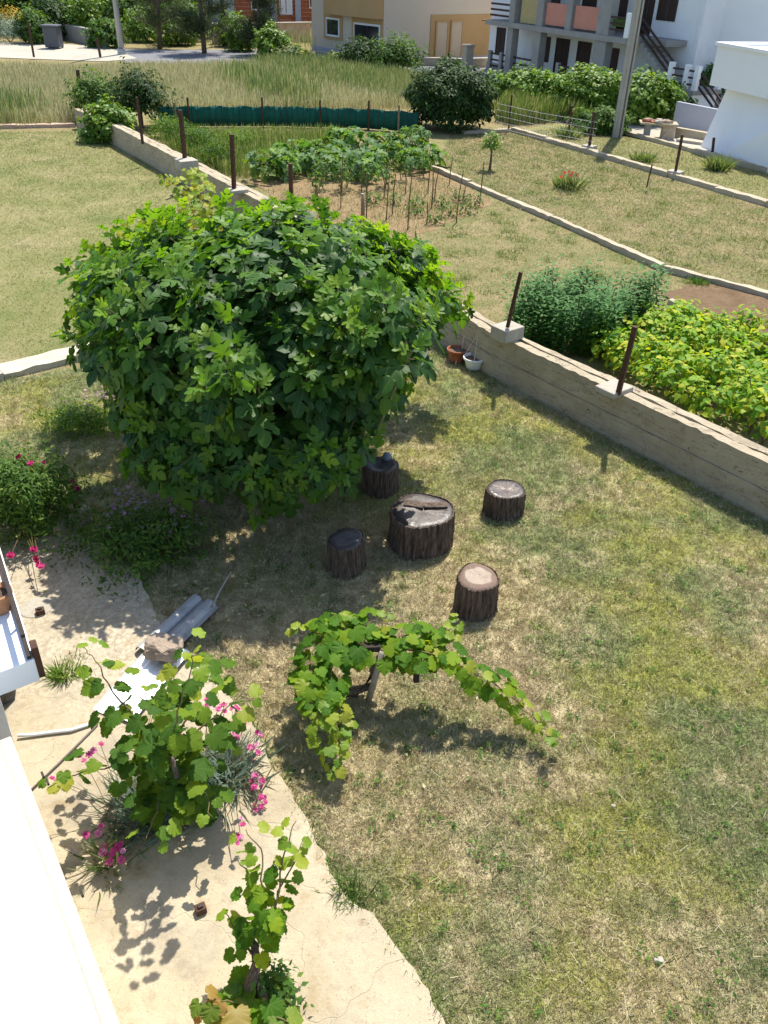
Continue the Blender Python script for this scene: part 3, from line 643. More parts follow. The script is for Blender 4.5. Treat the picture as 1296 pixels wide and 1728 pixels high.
# ------------------------------------------------------------ garden walls and kerbs
def strip(mb, pts, w, z0, z1, off=0.0, jit=0.0, seed=0, step=.35):
    """extrude a band along a polyline, offset sideways; uneven edges"""
    r = np.random.default_rng(seed); P = []
    for a, b in zip(pts[:-1], pts[1:]):
        a, b = np.array(a[:2]), np.array(b[:2]); k = max(1, int(np.linalg.norm(b - a) / step))
        P += [a + (b - a) * j / k for j in range(k)]
    P.append(np.array(pts[-1][:2])); n = len(P); vs = []
    for i, p in enumerate(P):
        t = nrm(P[min(i + 1, n - 1)] - P[max(i - 1, 0)]); s = np.array([t[1], -t[0]])
        for q, z in ((-w / 2, z0), (w / 2, z0), (w / 2, z1), (-w / 2, z1)):
            e = p + s * (off + q + r.normal(0, jit) * (z == z1)); vs.append((e[0], e[1], z + (r.normal(0, jit) if z == z1 else 0)))
    fs = [(4 * i + k, 4 * i + (k + 1) % 4, 4 * i + 4 + (k + 1) % 4, 4 * i + 4 + k) for i in range(n - 1) for k in range(4)]
    mb.add(vs, fs + [(0, 1, 2, 3), (4 * n - 4, 4 * n - 1, 4 * n - 2, 4 * n - 3)]); return mb

def post(parent, base, h, w, lean=(0, 0), mat='rust', name='post'):
    return MB().bar(base, np.array(base) + np.array([lean[0], lean[1], h]), w, w, (0.3, 1, 0.1)).build(name, M[mat], parent)

wl = thing('garden_wall', 'long low concrete garden wall with rusty posts, running from the far corner past the fig tree', 'wall', g(820, 632))
near = [g(640, 515), g(820, 632), g(1296, 880), g(1420, 945)]
# front leaf in two pours, back leaf with a slot between them
strip(MB(), near, .17, -.05, .36, off=-.075, jit=.003, seed=1, step=.2).build('lower_course', M['wall'], wl)
strip(MB(), near, .15, .365, .70, off=-.085, jit=.006, seed=2, step=.10).build('upper_course', M['wall'], wl)
strip(MB(), near, .13, -.05, .68, off=-.30, jit=.008, seed=3, step=.2).build('back_course', M['wall'], wl)
strip(MB(), near, .06, -.05, .50, off=-.20, jit=.004, seed=4).build('mortar_fill', M['rubble'], wl)
far = [g(130, 216), g(185, 241), g(330, 322), g(470, 402), g(640, 515)]
strip(MB(), far, .18, -.05, .62, off=-.09, jit=.007, seed=5, step=.2).build('front_course', M['wall'], wl)
strip(MB(), far, .14, -.05, .60, off=-.30, jit=.01, seed=6, step=.3).build('back_course', M['wall'], wl)
strip(MB(), far, .05, -.05, .50, off=-.205, jit=.004, seed=7).build('mortar_fill', M['rubble'], wl)
def along(p, back): # wall direction near the right run
    return p
wd = nrm(g(1296, 880) - g(820, 632)); wn2 = np.array([-wd[1], wd[0], 0]); rzw = math.atan2(wd[1], wd[0])
for (u, v, z), sz, tilt in (((856, 560, .80), (.33, .40, .20), 0), ((1036, 656, .72), (.33, .42, .08), .0)):
    c = g(u, v, z); 
    MB().box(c, sz, rzw).build('cap_block', M['cap'], wl, bevel=.015)
for u, v, zb, u2, v2, w in ((857, 547, .97, 879, 459, .045), (1044, 660, .77, 1072, 551, .06)):
    b = g(u, v, zb); t = None
    # find the height whose picture matches the post top
    best = min((abs((lambda q: q)(np.linalg.norm(g(u2, v2, zb + h)[:2] - b[:2]))), h) for h in np.linspace(.5, 1.5, 60))
    t = g(u2, v2, zb + best[1]); MB().bar(b - np.array([0, 0, .05]), t, w, w, (0.6, .8, 0)).build('post', M['rust'], wl)
c = g(315, 277, .72); wdf = nrm(g(330, 322) - g(185, 241)); MB().box(c, (.45, .5, .24), math.atan2(wdf[1], wdf[0])).build('cap_block', M['cap'], wl, bevel=.015)
c = g(400, 322, .64); MB().box(c, (.35, .45, .10), math.atan2(wdf[1], wdf[0])).build('cap_block', M['cap'], wl, bevel=.015)
for u, v, z, h, w in ((137, 166, .6, .95, .09), (241, 243, .6, 1.25, .06), (312, 266, .84, 1.15, .09), (395, 318, .69, 1.2, .085), (492, 353, .3, 1.05, .08)):
    post(wl, g(u, v, z), h, w, (rng.normal(0, .02), rng.normal(0, .02)))

def kerb(label, px, w, h, mat='kerb', seed=0, cat='kerb', name='garden_kerb', jit=.008, stones=None):
    pts = [g(u, v) for u, v in px]; k = thing(name, label, cat, pts[0])
    r = np.random.default_rng(seed)
    # poured in lengths with open joints between them
    for a, b in zip(pts[:-1], pts[1:]):
        L = np.linalg.norm(b - a); n = max(1, int(round(L / (stones or 2.2)))); d = (b - a) / n
        for j in range(n):
            p, q = a + d * j + nrm(d) * .012, a + d * (j + 1) - nrm(d) * .012
            strip(MB(), [p, q], w * (1 + r.normal(0, .04)), -.03, h * (1 + r.normal(0, .08)), off=r.normal(0, .01), jit=jit, seed=seed + j, step=.2).build('kerb_block', M[mat], k)
    return k
kerb('wide pale flagstone border left of the fig tree, along the upper lawn', [(-120, 664), (0, 633), (150, 596), (260, 568), (330, 552)], .42, .10, 'flag', 11, 'border', 'stone_border', .012, .95)
kerb('thin pale concrete kerb running behind the vegetable bed to the right edge', [(700, 272), (735, 289), (930, 372), (1120, 457), (1296, 503), (1450, 556)], .16, .12, 'kerb', 12)
kerb('far concrete kerb carrying thin rusty posts, in front of the utility pole', [(780, 226), (865, 222), (1130, 299), (1296, 348), (1450, 398)], .22, .14, 'kerb', 13)
kerb('low kerb at the foot of the white house on the right', [(1045, 224), (1160, 255), (1296, 293), (1450, 335)], .16, .14, 'kerb', 14)
kerb('thin reddish brick edging between the upper lawn and tall dry meadow', [(-140, 217), (0, 216), (128, 213)], .25, .10, 'redkerb', 15, stones=1.0)
kerb('short broken concrete kerb between the two flowering bushes on the left', [(95, 908), (150, 872)], .12, .16, 'kerb', 16, stones=.5)
kerb('low concrete footing behind the yellow bean bed', [(1128, 512), (1200, 560), (1320, 625)], .08, .10, 'kerb', 17)

def farpost(px, h, w, label, foot=True, group='posts on the far kerb'):
    p = g(*px); t = thing('fence_post', label, 'post', p, group)
    post(t, p + np.array([0, 0, .1]), h, w, (rng.normal(0, .03), rng.normal(0, .03)), name='shaft')
    if foot: MB().box(p + np.array([0, 0, .09]), (.42, .36, .2), -.7).build('concrete_foot', M['cap'], t, bevel=.02)
farpost((993, 255), 1.12, .10, 'rusty post on concrete foot left of the utility pole base')
farpost((1138, 299), 1.1, .085, 'rusty post on concrete foot at the right of the far kerb')
farpost((1090, 322), .62, .04, 'thin leaning stick in the strip lawn near the right edge', False)
farpost((958, 232), .95, .07, 'thin rusty post with weeds around its foot', False)
farpost((858, 222), 1.15, .06, 'thin rusty post beside the dark round bush', False)
farpost((1201, 262), .45, .09, 'short broken post at the foot of the white house', False)
farpost((170, 100), .9, .10, 'rusty post at the left end of the light driveway, far off', False)
farpost((58, 100), 1.6, .08, 'thin tilted post left in the tall meadow', False)
farpost((168, 62), 1.7, .14, 'pale post at the end of grey wall by the driveway', False)
print('walls done')

# ------------------------------------------------------------ tree stumps
def stump(name, label, px, r, h, cutm, tilt=(0, 0), flare=.16, seed=0, lobes=.05, group=None, cat='stump', nseg=150, taper=0.0, dish=0.0):
    p = g(*px); t = thing(name, label, cat, p, group); rs = np.random.default_rng(seed)
    ph = rs.random(6) * 6.28; K = 10; ridge = rs.random(400)
    def rad(k, f):
        a = 2 * math.pi * k / nseg
        base = r * (1 + lobes * math.sin(2 * a + ph[0]) + lobes * .7 * math.sin(3 * a + ph[1]) + lobes * .4 * math.sin(5 * a + ph[2]))
        fl = 1 + flare * (1 - f) ** 2.2 * (1 + .35 * math.sin(4 * a + ph[3])) - taper * f
        rid = (.022 * math.sin(43 * a + ph[4] + 3.2 * math.sin(f * 4 + ph[5] + a)) + .026 * math.sin(27 * a + ph[2] + 2.7 * f) + .045 * (ridge[(k * 3 + int(f * 5) * 41) % 400] - .5)) * r
        if f > .96: rid *= .6
        return base * fl + rid
    def smr(a): return r * (1 - taper) * (1 + lobes * math.sin(2 * a + ph[0]) + lobes * .7 * math.sin(3 * a + ph[1]) + lobes * .4 * math.sin(5 * a + ph[2]))
    vs = []
    fr = [0, .12, .25, .4, .55, .7, .83, .93, 1.0]
    top = None
    for f in fr:
        for k in range(nseg):
            a = 2 * math.pi * k / nseg; q = rad(k, f)
            zz = h * f - (.02 if f == 0 else 0) + (rs.normal(0, .006) if 0 < f < 1 else 0)
            x, y = q * math.cos(a), q * math.sin(a)
            zz += f * (tilt[0] * x + tilt[1] * y)
            vs.append(p + np.array([x, y, zz]))
    for fq, dz in ((.965, .006), (.93, -.02)):
        for k in range(nseg):
            a = 2 * math.pi * k / nseg; x, y = smr(a) * fq * math.cos(a), smr(a) * fq * math.sin(a); vs.append(p + np.array([x, y, h + dz + rs.normal(0, .002) + tilt[0] * x + tilt[1] * y]))
    n = nseg; m = len(fr) + 2
    fs = [(i * n + k, i * n + (k + 1) % n, (i + 1) * n + (k + 1) % n, (i + 1) * n + k) for i in range(m - 1) for k in range(n)]
    mb = MB(); mb.add(vs, fs); mb.build('bark', M['bark'], t)
    # cut face: own disc, a little inset and uneven
    vs = []; rr = [.25, .5, .72, .88, .955]
    c0 = p + np.array([0, 0, h - .004])
    vs.append(c0 + np.array([0, 0, -dish * .02]))
    for f in rr:
        for k in range(n):
            a = 2 * math.pi * k / n; q = smr(a) * f
            x, y = q * math.cos(a), q * math.sin(a)
            z = tilt[0] * x + tilt[1] * y + (.012 if f < .9 else -.004) + rs.normal(0, .0015) + .008 * math.sin(3 * x / r + seed) - dish * max(0, (.8 - f)) * .06
            vs.append(c0 + np.array([x, y, z]))
    fs = [(0, 1 + k, 1 + (k + 1) % n) for k in range(n)] + [(1 + i * n + k, 1 + (i + 1) * n + k, 1 + (i + 1) * n + (k + 1) % n, 1 + i * n + (k + 1) % n) for i in range(len(rr) - 1) for k in range(n)]
    mb = MB(); mb.add(vs, fs); o = mb.build('cut_top', cutm, t, smooth=True)
    return t, p
CUTD = mat_cut('table_top_wood', (.095, .073, .06), (.055, .04, .033), (.026, .02, .017), .36, .30, .5, .85)
CUTS = mat_cut('seat_top_wood', (.10, .068, .052), (.055, .038, .03), (.035, .024, .02), .22, .30, .5, .7)
CUTL = mat_cut('pale_seat_wood', (.35, .285, .225), (.15, .10, .075), (.20, .14, .10), .21, .55, .2, .45)
CUTG = mat_cut('grey_seat_wood', (.13, .115, .11), (.085, .065, .055), (.05, .042, .038), .2, .42, .45, .6)
tb, tp = stump('stump_table', 'large dark tree stump used as a table among four stump seats', (709, 915), .345, .44, CUTD, (.0, .02), .03, 3, .045, None, 'table', 150)
# split plank of bark and wood lying across the table's cut face
mb = MB(); z = .465
for (a, b, w, th) in (((-.20, .10), (.02, .06), .12, .025), ((.02, .06), (.28, .09), .10, .02)):
    mb.bar(tp + np.array([a[0], a[1], z]), tp + np.array([b[0], b[1], z - .004]), w, th)
mb.build('split_ridge', M['bark'], tb, bevel=.006)
st1, sp1 = stump('tree_stump', 'stump seat with a shiny brown top standing alone in full sun right of the table', (849, 862), .225, .31, CUTS, (-.02, .0), .05, 11, .05, 'stump seats around the stump table', 'stump')
st2, sp2 = stump('tree_stump', 'stump seat half in fig shade behind the table with a small grey-blue lump on it', (641, 826), .205, .36, CUTG, (.0, .03), .03, 12, .05, 'stump seats around the stump table', 'stump', dish=1.0)
st3, sp3 = stump('tree_stump', 'stump seat fully in the shade left of the table', (584, 955), .195, .36, CUTG, (.05, .04), .16, 13, .05, 'stump seats around the stump table', 'stump')
st4, sp4 = stump('tree_stump', 'tilted stump seat with pale heartwood top in front of the table, nearest the vine', (801, 1024), .215, .39, CUTL, (-.03, .02), .10, 14, .05, 'stump seats around the stump table', 'stump')
mb = MB(); q = sp2 + np.array([0.075, .10, .42]); mb.lathe(q + np.array([0, 0, -.05]), [(.02, -.0), (.05, .01), (.06, .05), (.045, .09), (.015, .105)], 10)
tag(mb.build('stone', M['bluestone'], smooth=True), 'small grey-blue stone sitting on the stump seat behind the table', 'stone')
print('stumps done')

# ------------------------------------------------------------ fig tree
FC = np.array([-1.30, 8.9, 1.78]); FR = np.array([2.08, 1.95, 1.38])
fig = thing('fig_tree', 'broad fig tree with big dark lobed leaves spreading over the lawn', 'tree', (-1.35, 8.95, 0))
base = np.array([-1.35, 8.95, -.05])
MB().tube([base, base + [.03, 0, .25], base + [-.02, .02, .5]], [.17, .13, .12], 12).build('trunk', M['figbark'], fig, smooth=True)
limb_tips = []
for k in range(9):
    a = 6.283 * k / 9 + rng.normal(0, .2); el = .35 + .5 * rng.random(); L = 1.25 + .5 * rng.random()
    d = np.array([math.cos(a) * math.cos(el), math.sin(a) * math.cos(el), math.sin(el)]); s0 = base + np.array([0, 0, .42])
    pts = [s0 + d * L * f + np.array([rng.normal(0, .05), rng.normal(0, .05), -.25 * f * f + .1 * f]) * (f > 0) for f in (0, .25, .5, .75, 1)]
    MB().tube(pts, [.10, .08, .06, .045, .025], 9).build('limb', M['figbark'], fig, smooth=True); limb_tips += pts[2:]
limb_tips = np.array(limb_tips)
ns = 640
D = rand_dir(3000); D = D[D[:, 2] > -.62][:ns]
lump = .10 * np.sin(D[:, 0] * 5 + 1) * np.cos(D[:, 1] * 6) + .07 * np.sin(D[:, 2] * 8 + D[:, 0] * 7)
Rf = .88 + lump + rng.normal(0, .05, ns)
Db = nrm(np.sign(D) * np.abs(D) ** .8) * (1 + .30 * np.minimum(1, 2.6 * np.abs(D[:, 2:3]) * np.linalg.norm(D[:, :2], axis=1, keepdims=True))) / 1.12
tips = FC + Db * FR * Rf[:, None]
OUT = [(115, 440), (150, 415), (210, 370), (290, 345), (400, 345), (560, 350), (640, 372), (700, 408), (750, 445), (792, 508), (765, 535), (725, 548), (700, 590), (690, 645), (655, 680), (640, 730), (596, 756), (560, 815), (500, 835), (440, 865), (340, 825), (270, 812), (240, 795), (195, 780), (228, 735), (205, 700), (160, 685), (185, 650), (150, 600), (130, 560), (108, 500)]
def onview(P):
    c = (np.asarray(P) - EYEP) @ CAMR; return np.column_stack([CX + FPX * c[:, 0] / c[:, 2], CY + FPX * c[:, 1] / c[:, 2]])
_ov = onview(tips)
gap = (np.hypot(_ov[:, 0] - 512, _ov[:, 1] - 690) < 46) & (tips[:, 1] < FC[1] + .3) | (np.hypot(_ov[:, 0] - 250, _ov[:, 1] - 520) < 34) & (tips[:, 1] < FC[1] + .2)
keep = (tips[:, 2] > .45) & pip(_ov, OUT) & ~gap; tips, D = tips[keep], D[keep]
extra = np.array([g(790, 515, 1.5), g(745, 470, 1.7), g(120, 450, 2.0), g(125, 520, 1.7), g(205, 780, .9), g(335, 820, .8), g(430, 870, .6), g(540, 830, .7), g(640, 700, 1.0), g(500, 345, 2.6), g(690, 640, 1.1), g(110, 560, 1.5), g(280, 815, .9), g(300, 350, 2.6), g(420, 352, 2.7), g(600, 370, 2.5), g(640, 395, 2.4), g(690, 415, 2.2), g(735, 445, 2.0), g(765, 480, 1.8), g(720, 450, 2.0), g(230, 400, 2.4), g(170, 430, 2.2), g(470, 345, 2.7), g(540, 350, 2.7), g(380, 345, 2.8), g(150, 425, 2.2), g(185, 395, 2.4), g(215, 380, 2.5), g(250, 362, 2.6), g(140, 470, 2.0), g(130, 500, 1.8), g(200, 420, 2.4), g(240, 400, 2.5), g(280, 370, 2.6), g(165, 455, 2.2)])
tips = np.concatenate([tips, extra]); D = np.concatenate([D, nrm((extra - FC) / FR)])
LP, LN, LT, LS, LY = [], [], [], [], []
tw = MB()
for tp_, d in zip(tips, D):
    up = .75 if d[2] > -.1 else .25
    ax = nrm(d * np.array([1, 1, .6]) + np.array([0, 0, up]) + rng.normal(0, .18, 3))
    L = .30 + .15 * rng.random(); st = tp_ - ax * L
    near_i = np.argmin(((limb_tips - st) ** 2).sum(1)); mid = (limb_tips[near_i] + st) / 2 + rng.normal(0, .06, 3)
    tw.tube([limb_tips[near_i], mid, st, tp_], [.016, .013, .009, .005], 4, False)
    nl = 8 + int(rng.random() * 4); ph = rng.random() * 6.28
    s1 = nrm(np.cross(ax, [0.3, .2, 1])); s2 = np.cross(ax, s1)
    for j in range(nl):
        f = 1 - j / nl; az = ph + j * 2.4; out = s1 * math.cos(az) + s2 * math.sin(az)
        spread = .45 + .85 * (1 - f)
        pd = nrm(ax * (1 - .55 * spread) + out * spread * .9)
        pl = (.05 + .09 * (1 - f)) * (.8 + .4 * rng.random())
        pb = st + ax * L * f; pe = pb + pd * pl
        size = (.122 + .14 * min(1, (1 - f) * 1.6)) * (.8 + .4 * rng.random())
        tdir = nrm(out * .9 + pd * .3 + np.array([0, 0, -.30 - .25 * rng.random()]))
        nn = nrm(np.array([0, 0, 1.0]) + .75 * d + .35 * ax + rng.normal(0, .46, 3))
        if f > .62 and d[2] > -.25:      # young leaves stand up round the shoot tip, upper face inwards
            tdir = nrm(ax * (.55 + .5 * rng.random()) + out * .75 + rng.normal(0, .15, 3)); nn = nrm(ax * .75 - out * .55 + rng.normal(0, .3, 3))
        LP.append(pe); LN.append(nn); LT.append(tdir); LS.append(size); LY.append(f > .74 + rng.normal(0, .12))
        tw.tube([pb, pe], [.0035, .0028], 3, False)
o = tw.build('twigs', M['figtwig'], fig, stuff=True)
# shaded inner leaves that close the crown
ni = 700; Di = rand_dir(ni); Pi = FC + Di * FR * (.42 + .36 * rng.random((ni, 1))); Pi[:, 2] = np.maximum(Pi[:, 2], .55); Pi = Pi[pip(onview(Pi), OUT)]; Di = nrm(Pi - FC); ni = len(Pi)
LP = np.concatenate([np.array(LP), Pi]); LN = np.concatenate([np.array(LN), nrm(np.array([0, 0, 1]) + .8 * Di + rng.normal(0, .4, (ni, 3)))])
LT = np.concatenate([np.array(LT), nrm(Di + rng.normal(0, .5, (ni, 3)) + [0, 0, -.4])]); LS = np.concatenate([np.array(LS), .14 + .09 * rng.random(ni)]); LY = np.concatenate([np.array(LY), np.zeros(ni, bool)])
FM = frames(LN, LT)
view = nrm(EYEP - FC); score = ((LP - FC) / FR) @ view + 1.3 * (LS - .2) + rng.normal(0, .05, len(LP))
order = np.argsort(-score); own = order[:300]; rest = order[300:]
for yy, kd_ in ((False, 'fig'), (True, 'figyoung')):
    a = own[LY[own] == yy]; put('leaf', LM[kd_], FM[a], LP[a], LS[a], fig)
    for k in range(3):
        ii = rest[k::3]; ii = ii[LY[ii] == yy]; batch('foliage', FIGT[k], FM[ii], LP[ii], LS[ii], M[kd_], fig)
print('fig leaves', len(LP))

# young vine with yellow shoots scrambling over the wall behind the fig
def vine(name, label, root, canes, nper, lsize, kind, young, own_n, loc, group=None, ykind='vineyoung', trunk_r=.03, cane_r=.006, spread=.16, cat='grape vine', bunch=0, density=None):
    t = thing(name, label, cat, loc, group)
    P_, N_, T_, S_ = [], [], [], []; Y = []
    for ci, c in enumerate(canes):
        pts = np.array([g(*q) for q in c]); m = len(pts); cb = MB()
        dense = []
        for i in range(m - 1):
            for f in np.linspace(0, 1, 5)[:-1]: dense.append(pts[i] + (pts[i + 1] - pts[i]) * f)
        dense.append(pts[-1]); dense = np.array(dense)
        for _ in range(2): dense[1:-1] = (dense[:-2] + 2 * dense[1:-1] + dense[2:]) / 4
        dense[1:-1] += rng.normal(0, .008, dense[1:-1].shape)
        k = len(dense); cb.tube(dense, list(np.linspace(cane_r * 1.5, cane_r * .5, k)), 5)
        cb.build('cane', M['cane'], t, smooth=True)
        seg = np.linalg.norm(np.diff(dense, axis=0), axis=1); cum = np.concatenate([[0], np.cumsum(seg)]); Lc = cum[-1]
        nl = int(nper * Lc)
        for j in range(nl):
            s = Lc * (j + rng.random()) / nl; i = min(k - 2, max(0, np.searchsorted(cum, s) - 1))
            p = dense[i] + (dense[i + 1] - dense[i]) * ((s - cum[i]) / max(seg[i], 1e-6)); ax = nrm(dense[i + 1] - dense[i])
            fr = s / Lc
            o_ = nrm(np.cross(ax, rand_dir(1)[0])); o_ = nrm(o_ + np.array([0, 0, .35]))
            pe = p + o_ * spread * (1.0 - .45 * fr) * (.35 + .8 * rng.random())
            size = lsize * (1.1 - .5 * fr ** 2) * (.72 + .5 * rng.random())
            P_.append(pe); N_.append(nrm(np.array([0, 0, .95]) + .5 * o_ + rng.normal(0, .35, 3) + .25 * (EYEP - pe) / 6))
            T_.append(nrm(o_ + ax * .3 + np.array([0, 0, -.75]) + rng.normal(0, .3, 3))); S_.append(size); Y.append(fr + rng.normal(0, .1) > young)
    P_, N_, T_, S_, Y = map(np.array, (P_, N_, T_, S_, Y)); F_ = frames(N_, T_); n = len(P_)
    idx = np.argsort(P_ @ nrm(P_.mean(0) - EYEP)); own = idx[:own_n]; rest = idx[own_n:]
    a = own[~Y[own]]; put('leaf', LM[kind], F_[a], P_[a], S_[a], t)
    a = own[Y[own]]; put('leaf', LM[ykind], F_[a], P_[a], S_[a], t)
    for k in range(3):
        for yy, mt in ((False, kind), (True, ykind)):
            ii = rest[k::3]; ii = ii[Y[ii] == yy]
            if len(ii): batch('foliage', GRAPET[k], F_[ii], P_[ii], S_[ii], M[mt], t)
    return t

# the vine on its T-post on the lawn
v3p = g(622, 1182)
v3 = vine('grape_vine', 'green grape vine draped over a low T-shaped post on the lawn', None, [
    [(640, 1100, 0.607), (585, 1085, 0.66), (530, 1085, 0.673), (520, 1150, 0.568), (545, 1230, 0.396), (578, 1310, 0.165)],
    [(640, 1100, 0.607), (575, 1060, 0.693), (510, 1075, 0.66), (500, 1065, 0.647)],
    [(600, 1090, 0.647), (560, 1110, 0.627), (560, 1200, 0.475), (585, 1260, 0.33)],
    [(640, 1100, 0.607), (700, 1095, 0.686), (760, 1115, 0.607), (830, 1150, 0.488), (885, 1195, 0.343), (938, 1255, 0.178)],
    [(650, 1100, 0.627), (690, 1065, 0.713), (730, 1090, 0.66), (775, 1045, 0.739)],
    [(660, 1105, 0.627), (690, 1110, 0.647), (720, 1120, 0.594), (740, 1080, 0.673)],
    [(600, 1085, 0.66), (620, 1045, 0.713), (660, 1055, 0.726)],
    [(540, 1080, 0.66), (560, 1045, 0.713), (590, 1050, 0.713)],
    [(520, 1130, 0.594), (545, 1180, 0.495), (590, 1230, 0.396)],
    [(530, 1110, 0.62), (520, 1170, 0.528), (550, 1215, 0.409)]], 44, .112, 'vine', .66, 280, v3p, spread=.125)
MB().tube([g(622, 1182), g(645, 1100, 0.627)], [.03, .028], 8).build('post', M['greycane'], v3, smooth=True)
MB().bar(g(578, 1096, 0.64), g(642, 1092, 0.64), .06, .06).build('crossbar', M['darkwood'], v3, bevel=.008)
MB().bar(g(702, 1150, 0.33), g(704, 1110, 0.594), .05, .05).build('stub', M['darkwood'], v3, bevel=.008)
MB().tube([g(598, 1172, 0.0), g(592, 1165, 0.079), g(620, 1160, 0.119), g(632, 1145, 0.264), g(628, 1130, 0.363), g(643, 1105, 0.568)], [.045, .04, .034, .03, .028, .022], 8).build('trunk', M['vinebark'], v3, smooth=True)
MB().tube([g(596, 1170, 0.033), g(570, 1176, 0.079), g(610, 1166, 0.132), g(627, 1140, 0.297), g(638, 1108, 0.561)], [.03, .025, .022, .02, .016], 7).build('trunk', M['vinebark'], v3, smooth=True)

# the tall vine growing out of the pinks beside the terrace
v1p = g(302, 1392)
v1 = vine('grape_vine', 'large-leaved grape vine rising from pink-flowered tufts beside the white terrace', None, [
    [(302, 1385, .05), (300, 1320, .55), (285, 1270, .95), (300, 1200, 1.35), (325, 1130, 1.75), (318, 1085, 2.0)],
    [(290, 1290, 0.594), (240, 1225, 0.891), (190, 1170, 1.056), (160, 1110, 1.155), (140, 1090, 1.188)],
    [(280, 1290, 0.594), (210, 1290, 0.693), (140, 1300, 0.759), (80, 1330, 0.759)],
    [(295, 1270, 0.66), (350, 1220, 0.891), (385, 1190, 0.957), (420, 1160, 0.99)],
    [(290, 1310, 0.495), (260, 1370, 0.561), (245, 1420, 0.528)],
    [(300, 1320, 0.396), (345, 1330, 0.561), (360, 1380, 0.528)],
    [(290, 1270, 0.66), (240, 1270, 0.792), (200, 1260, 0.858)],
    [(300, 1240, 0.792), (345, 1160, 1.056), (350, 1095, 1.221)],
    [(285, 1260, 0.726), (260, 1200, 0.924), (230, 1170, 0.99)],
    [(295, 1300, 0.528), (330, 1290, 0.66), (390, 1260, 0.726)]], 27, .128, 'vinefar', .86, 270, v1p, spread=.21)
MB().tube([g(310, 1400, 0), g(300, 1370, .2), g(305, 1330, .5), g(290, 1280, .92)], [.04, .032, .026, .018], 8).build('trunk', M['vinebark'], v1, smooth=True)

# the short old vine in the bottom foreground
v2p = g(428, 1720)
v2 = vine('grape_vine', 'small gnarled grape vine in the patio crack at the bottom of view', None, [
    [(430, 1610, .42), (425, 1560, .6), (445, 1500, .85), (440, 1430, 1.05), (415, 1400, 1.1)],
    [(435, 1600, .45), (470, 1520, .8), (480, 1430, 1.0), (500, 1385, 1.12)],
    [(425, 1610, .45), (400, 1570, .55), (380, 1540, .65)],
    [(440, 1560, .6), (425, 1480, .85), (400, 1450, .95)],
    [(430, 1580, .5), (455, 1540, .7), (490, 1470, .85), (510, 1420, .95)]], 21, .098, 'vine', .6, 130, v2p, spread=.115, trunk_r=.04)
vine_low = vine('grape_vine', 'low reddish young vine leaves at the foot of the gnarled trunk', None, [
    [(425, 1690, .15), (385, 1690, .3), (340, 1680, .35)], [(430, 1700, .15), (470, 1715, .25), (495, 1725, .25)], [(420, 1700, .1), (380, 1720, .25), (350, 1705, .3)]],
    26, .13, 'vine', .42, 60, v2p + np.array([-.08, -.02, 0]), spread=.10, ykind='vinered')
MB().tube([g(428, 1722, 0), g(418, 1690, .14), g(424, 1655, .28), g(434, 1625, .40), g(428, 1590, .5)], [.055, .042, .04, .032, .02], 10).build('trunk', M['vinebark'], v2, smooth=True)
MB().tube([g(432, 1700, .08), g(446, 1690, .18), g(438, 1655, .28)], [.04, .035, .02], 8).build('trunk', M['vinebark'], v2, smooth=True)

# yellow vine behind the fig, on the long wall
vine('grape_vine', 'yellow-green young vine climbing the long wall behind the fig tree', None, [
    [(330, 380, .3), (320, 340, .8), (300, 310, .95), (272, 300, .9)], [(330, 380, .3), (345, 340, .8), (345, 310, 1.0), (315, 290, .9)],
    [(350, 390, .2), (390, 370, .5), (350, 355, .7), (300, 355, .7)], [(240, 430, .3), (215, 410, .7), (215, 380, .9), (205, 400, .8)],
    [(300, 380, .5), (250, 370, .8), (230, 375, .8)], [(300, 390, .5), (330, 350, .9), (360, 350, .9)]], 26, .13, 'vineyellow', 2.0, 90, g(320, 385), spread=.2)
print('vines done')

# ------------------------------------------------------------ shrubs and plants
def crown(n, c, r, lo=-.5, lumps=.16, shell=.45):
    d = rand_dir(n * 3); d = d[d[:, 2] > lo][:n]
    ph = rng.random(6) * 6.28
    lm = 1 + lumps * np.sin(d[:, 0] * 5 + ph[0]) * np.sin(d[:, 1] * 5 + ph[1]) + lumps * .8 * np.sin(d[:, 2] * 9 + ph[2] + d[:, 0] * 6) + lumps * .5 * np.sin(d[:, 1] * 13 + ph[3])
    rad = lm * (1 - shell * rng.random(len(d)) ** 1.8)
    return np.array(c) + d * np.array(r) * rad[:, None], d
def leaves(name, tmpl, P, d, size, mat, parent, up=.9, tip=.7, rough=.45):
    n = len(P); nn = nrm(np.array([0, 0, up]) + .7 * d + rng.normal(0, rough, (n, 3))); tt = nrm(d * tip + rng.normal(0, .6, (n, 3)) + [0, 0, -.15])
    return batch(name, tmpl, frames(nn, tt), P, size * (.6 + .7 * rng.random(n)), mat, parent)
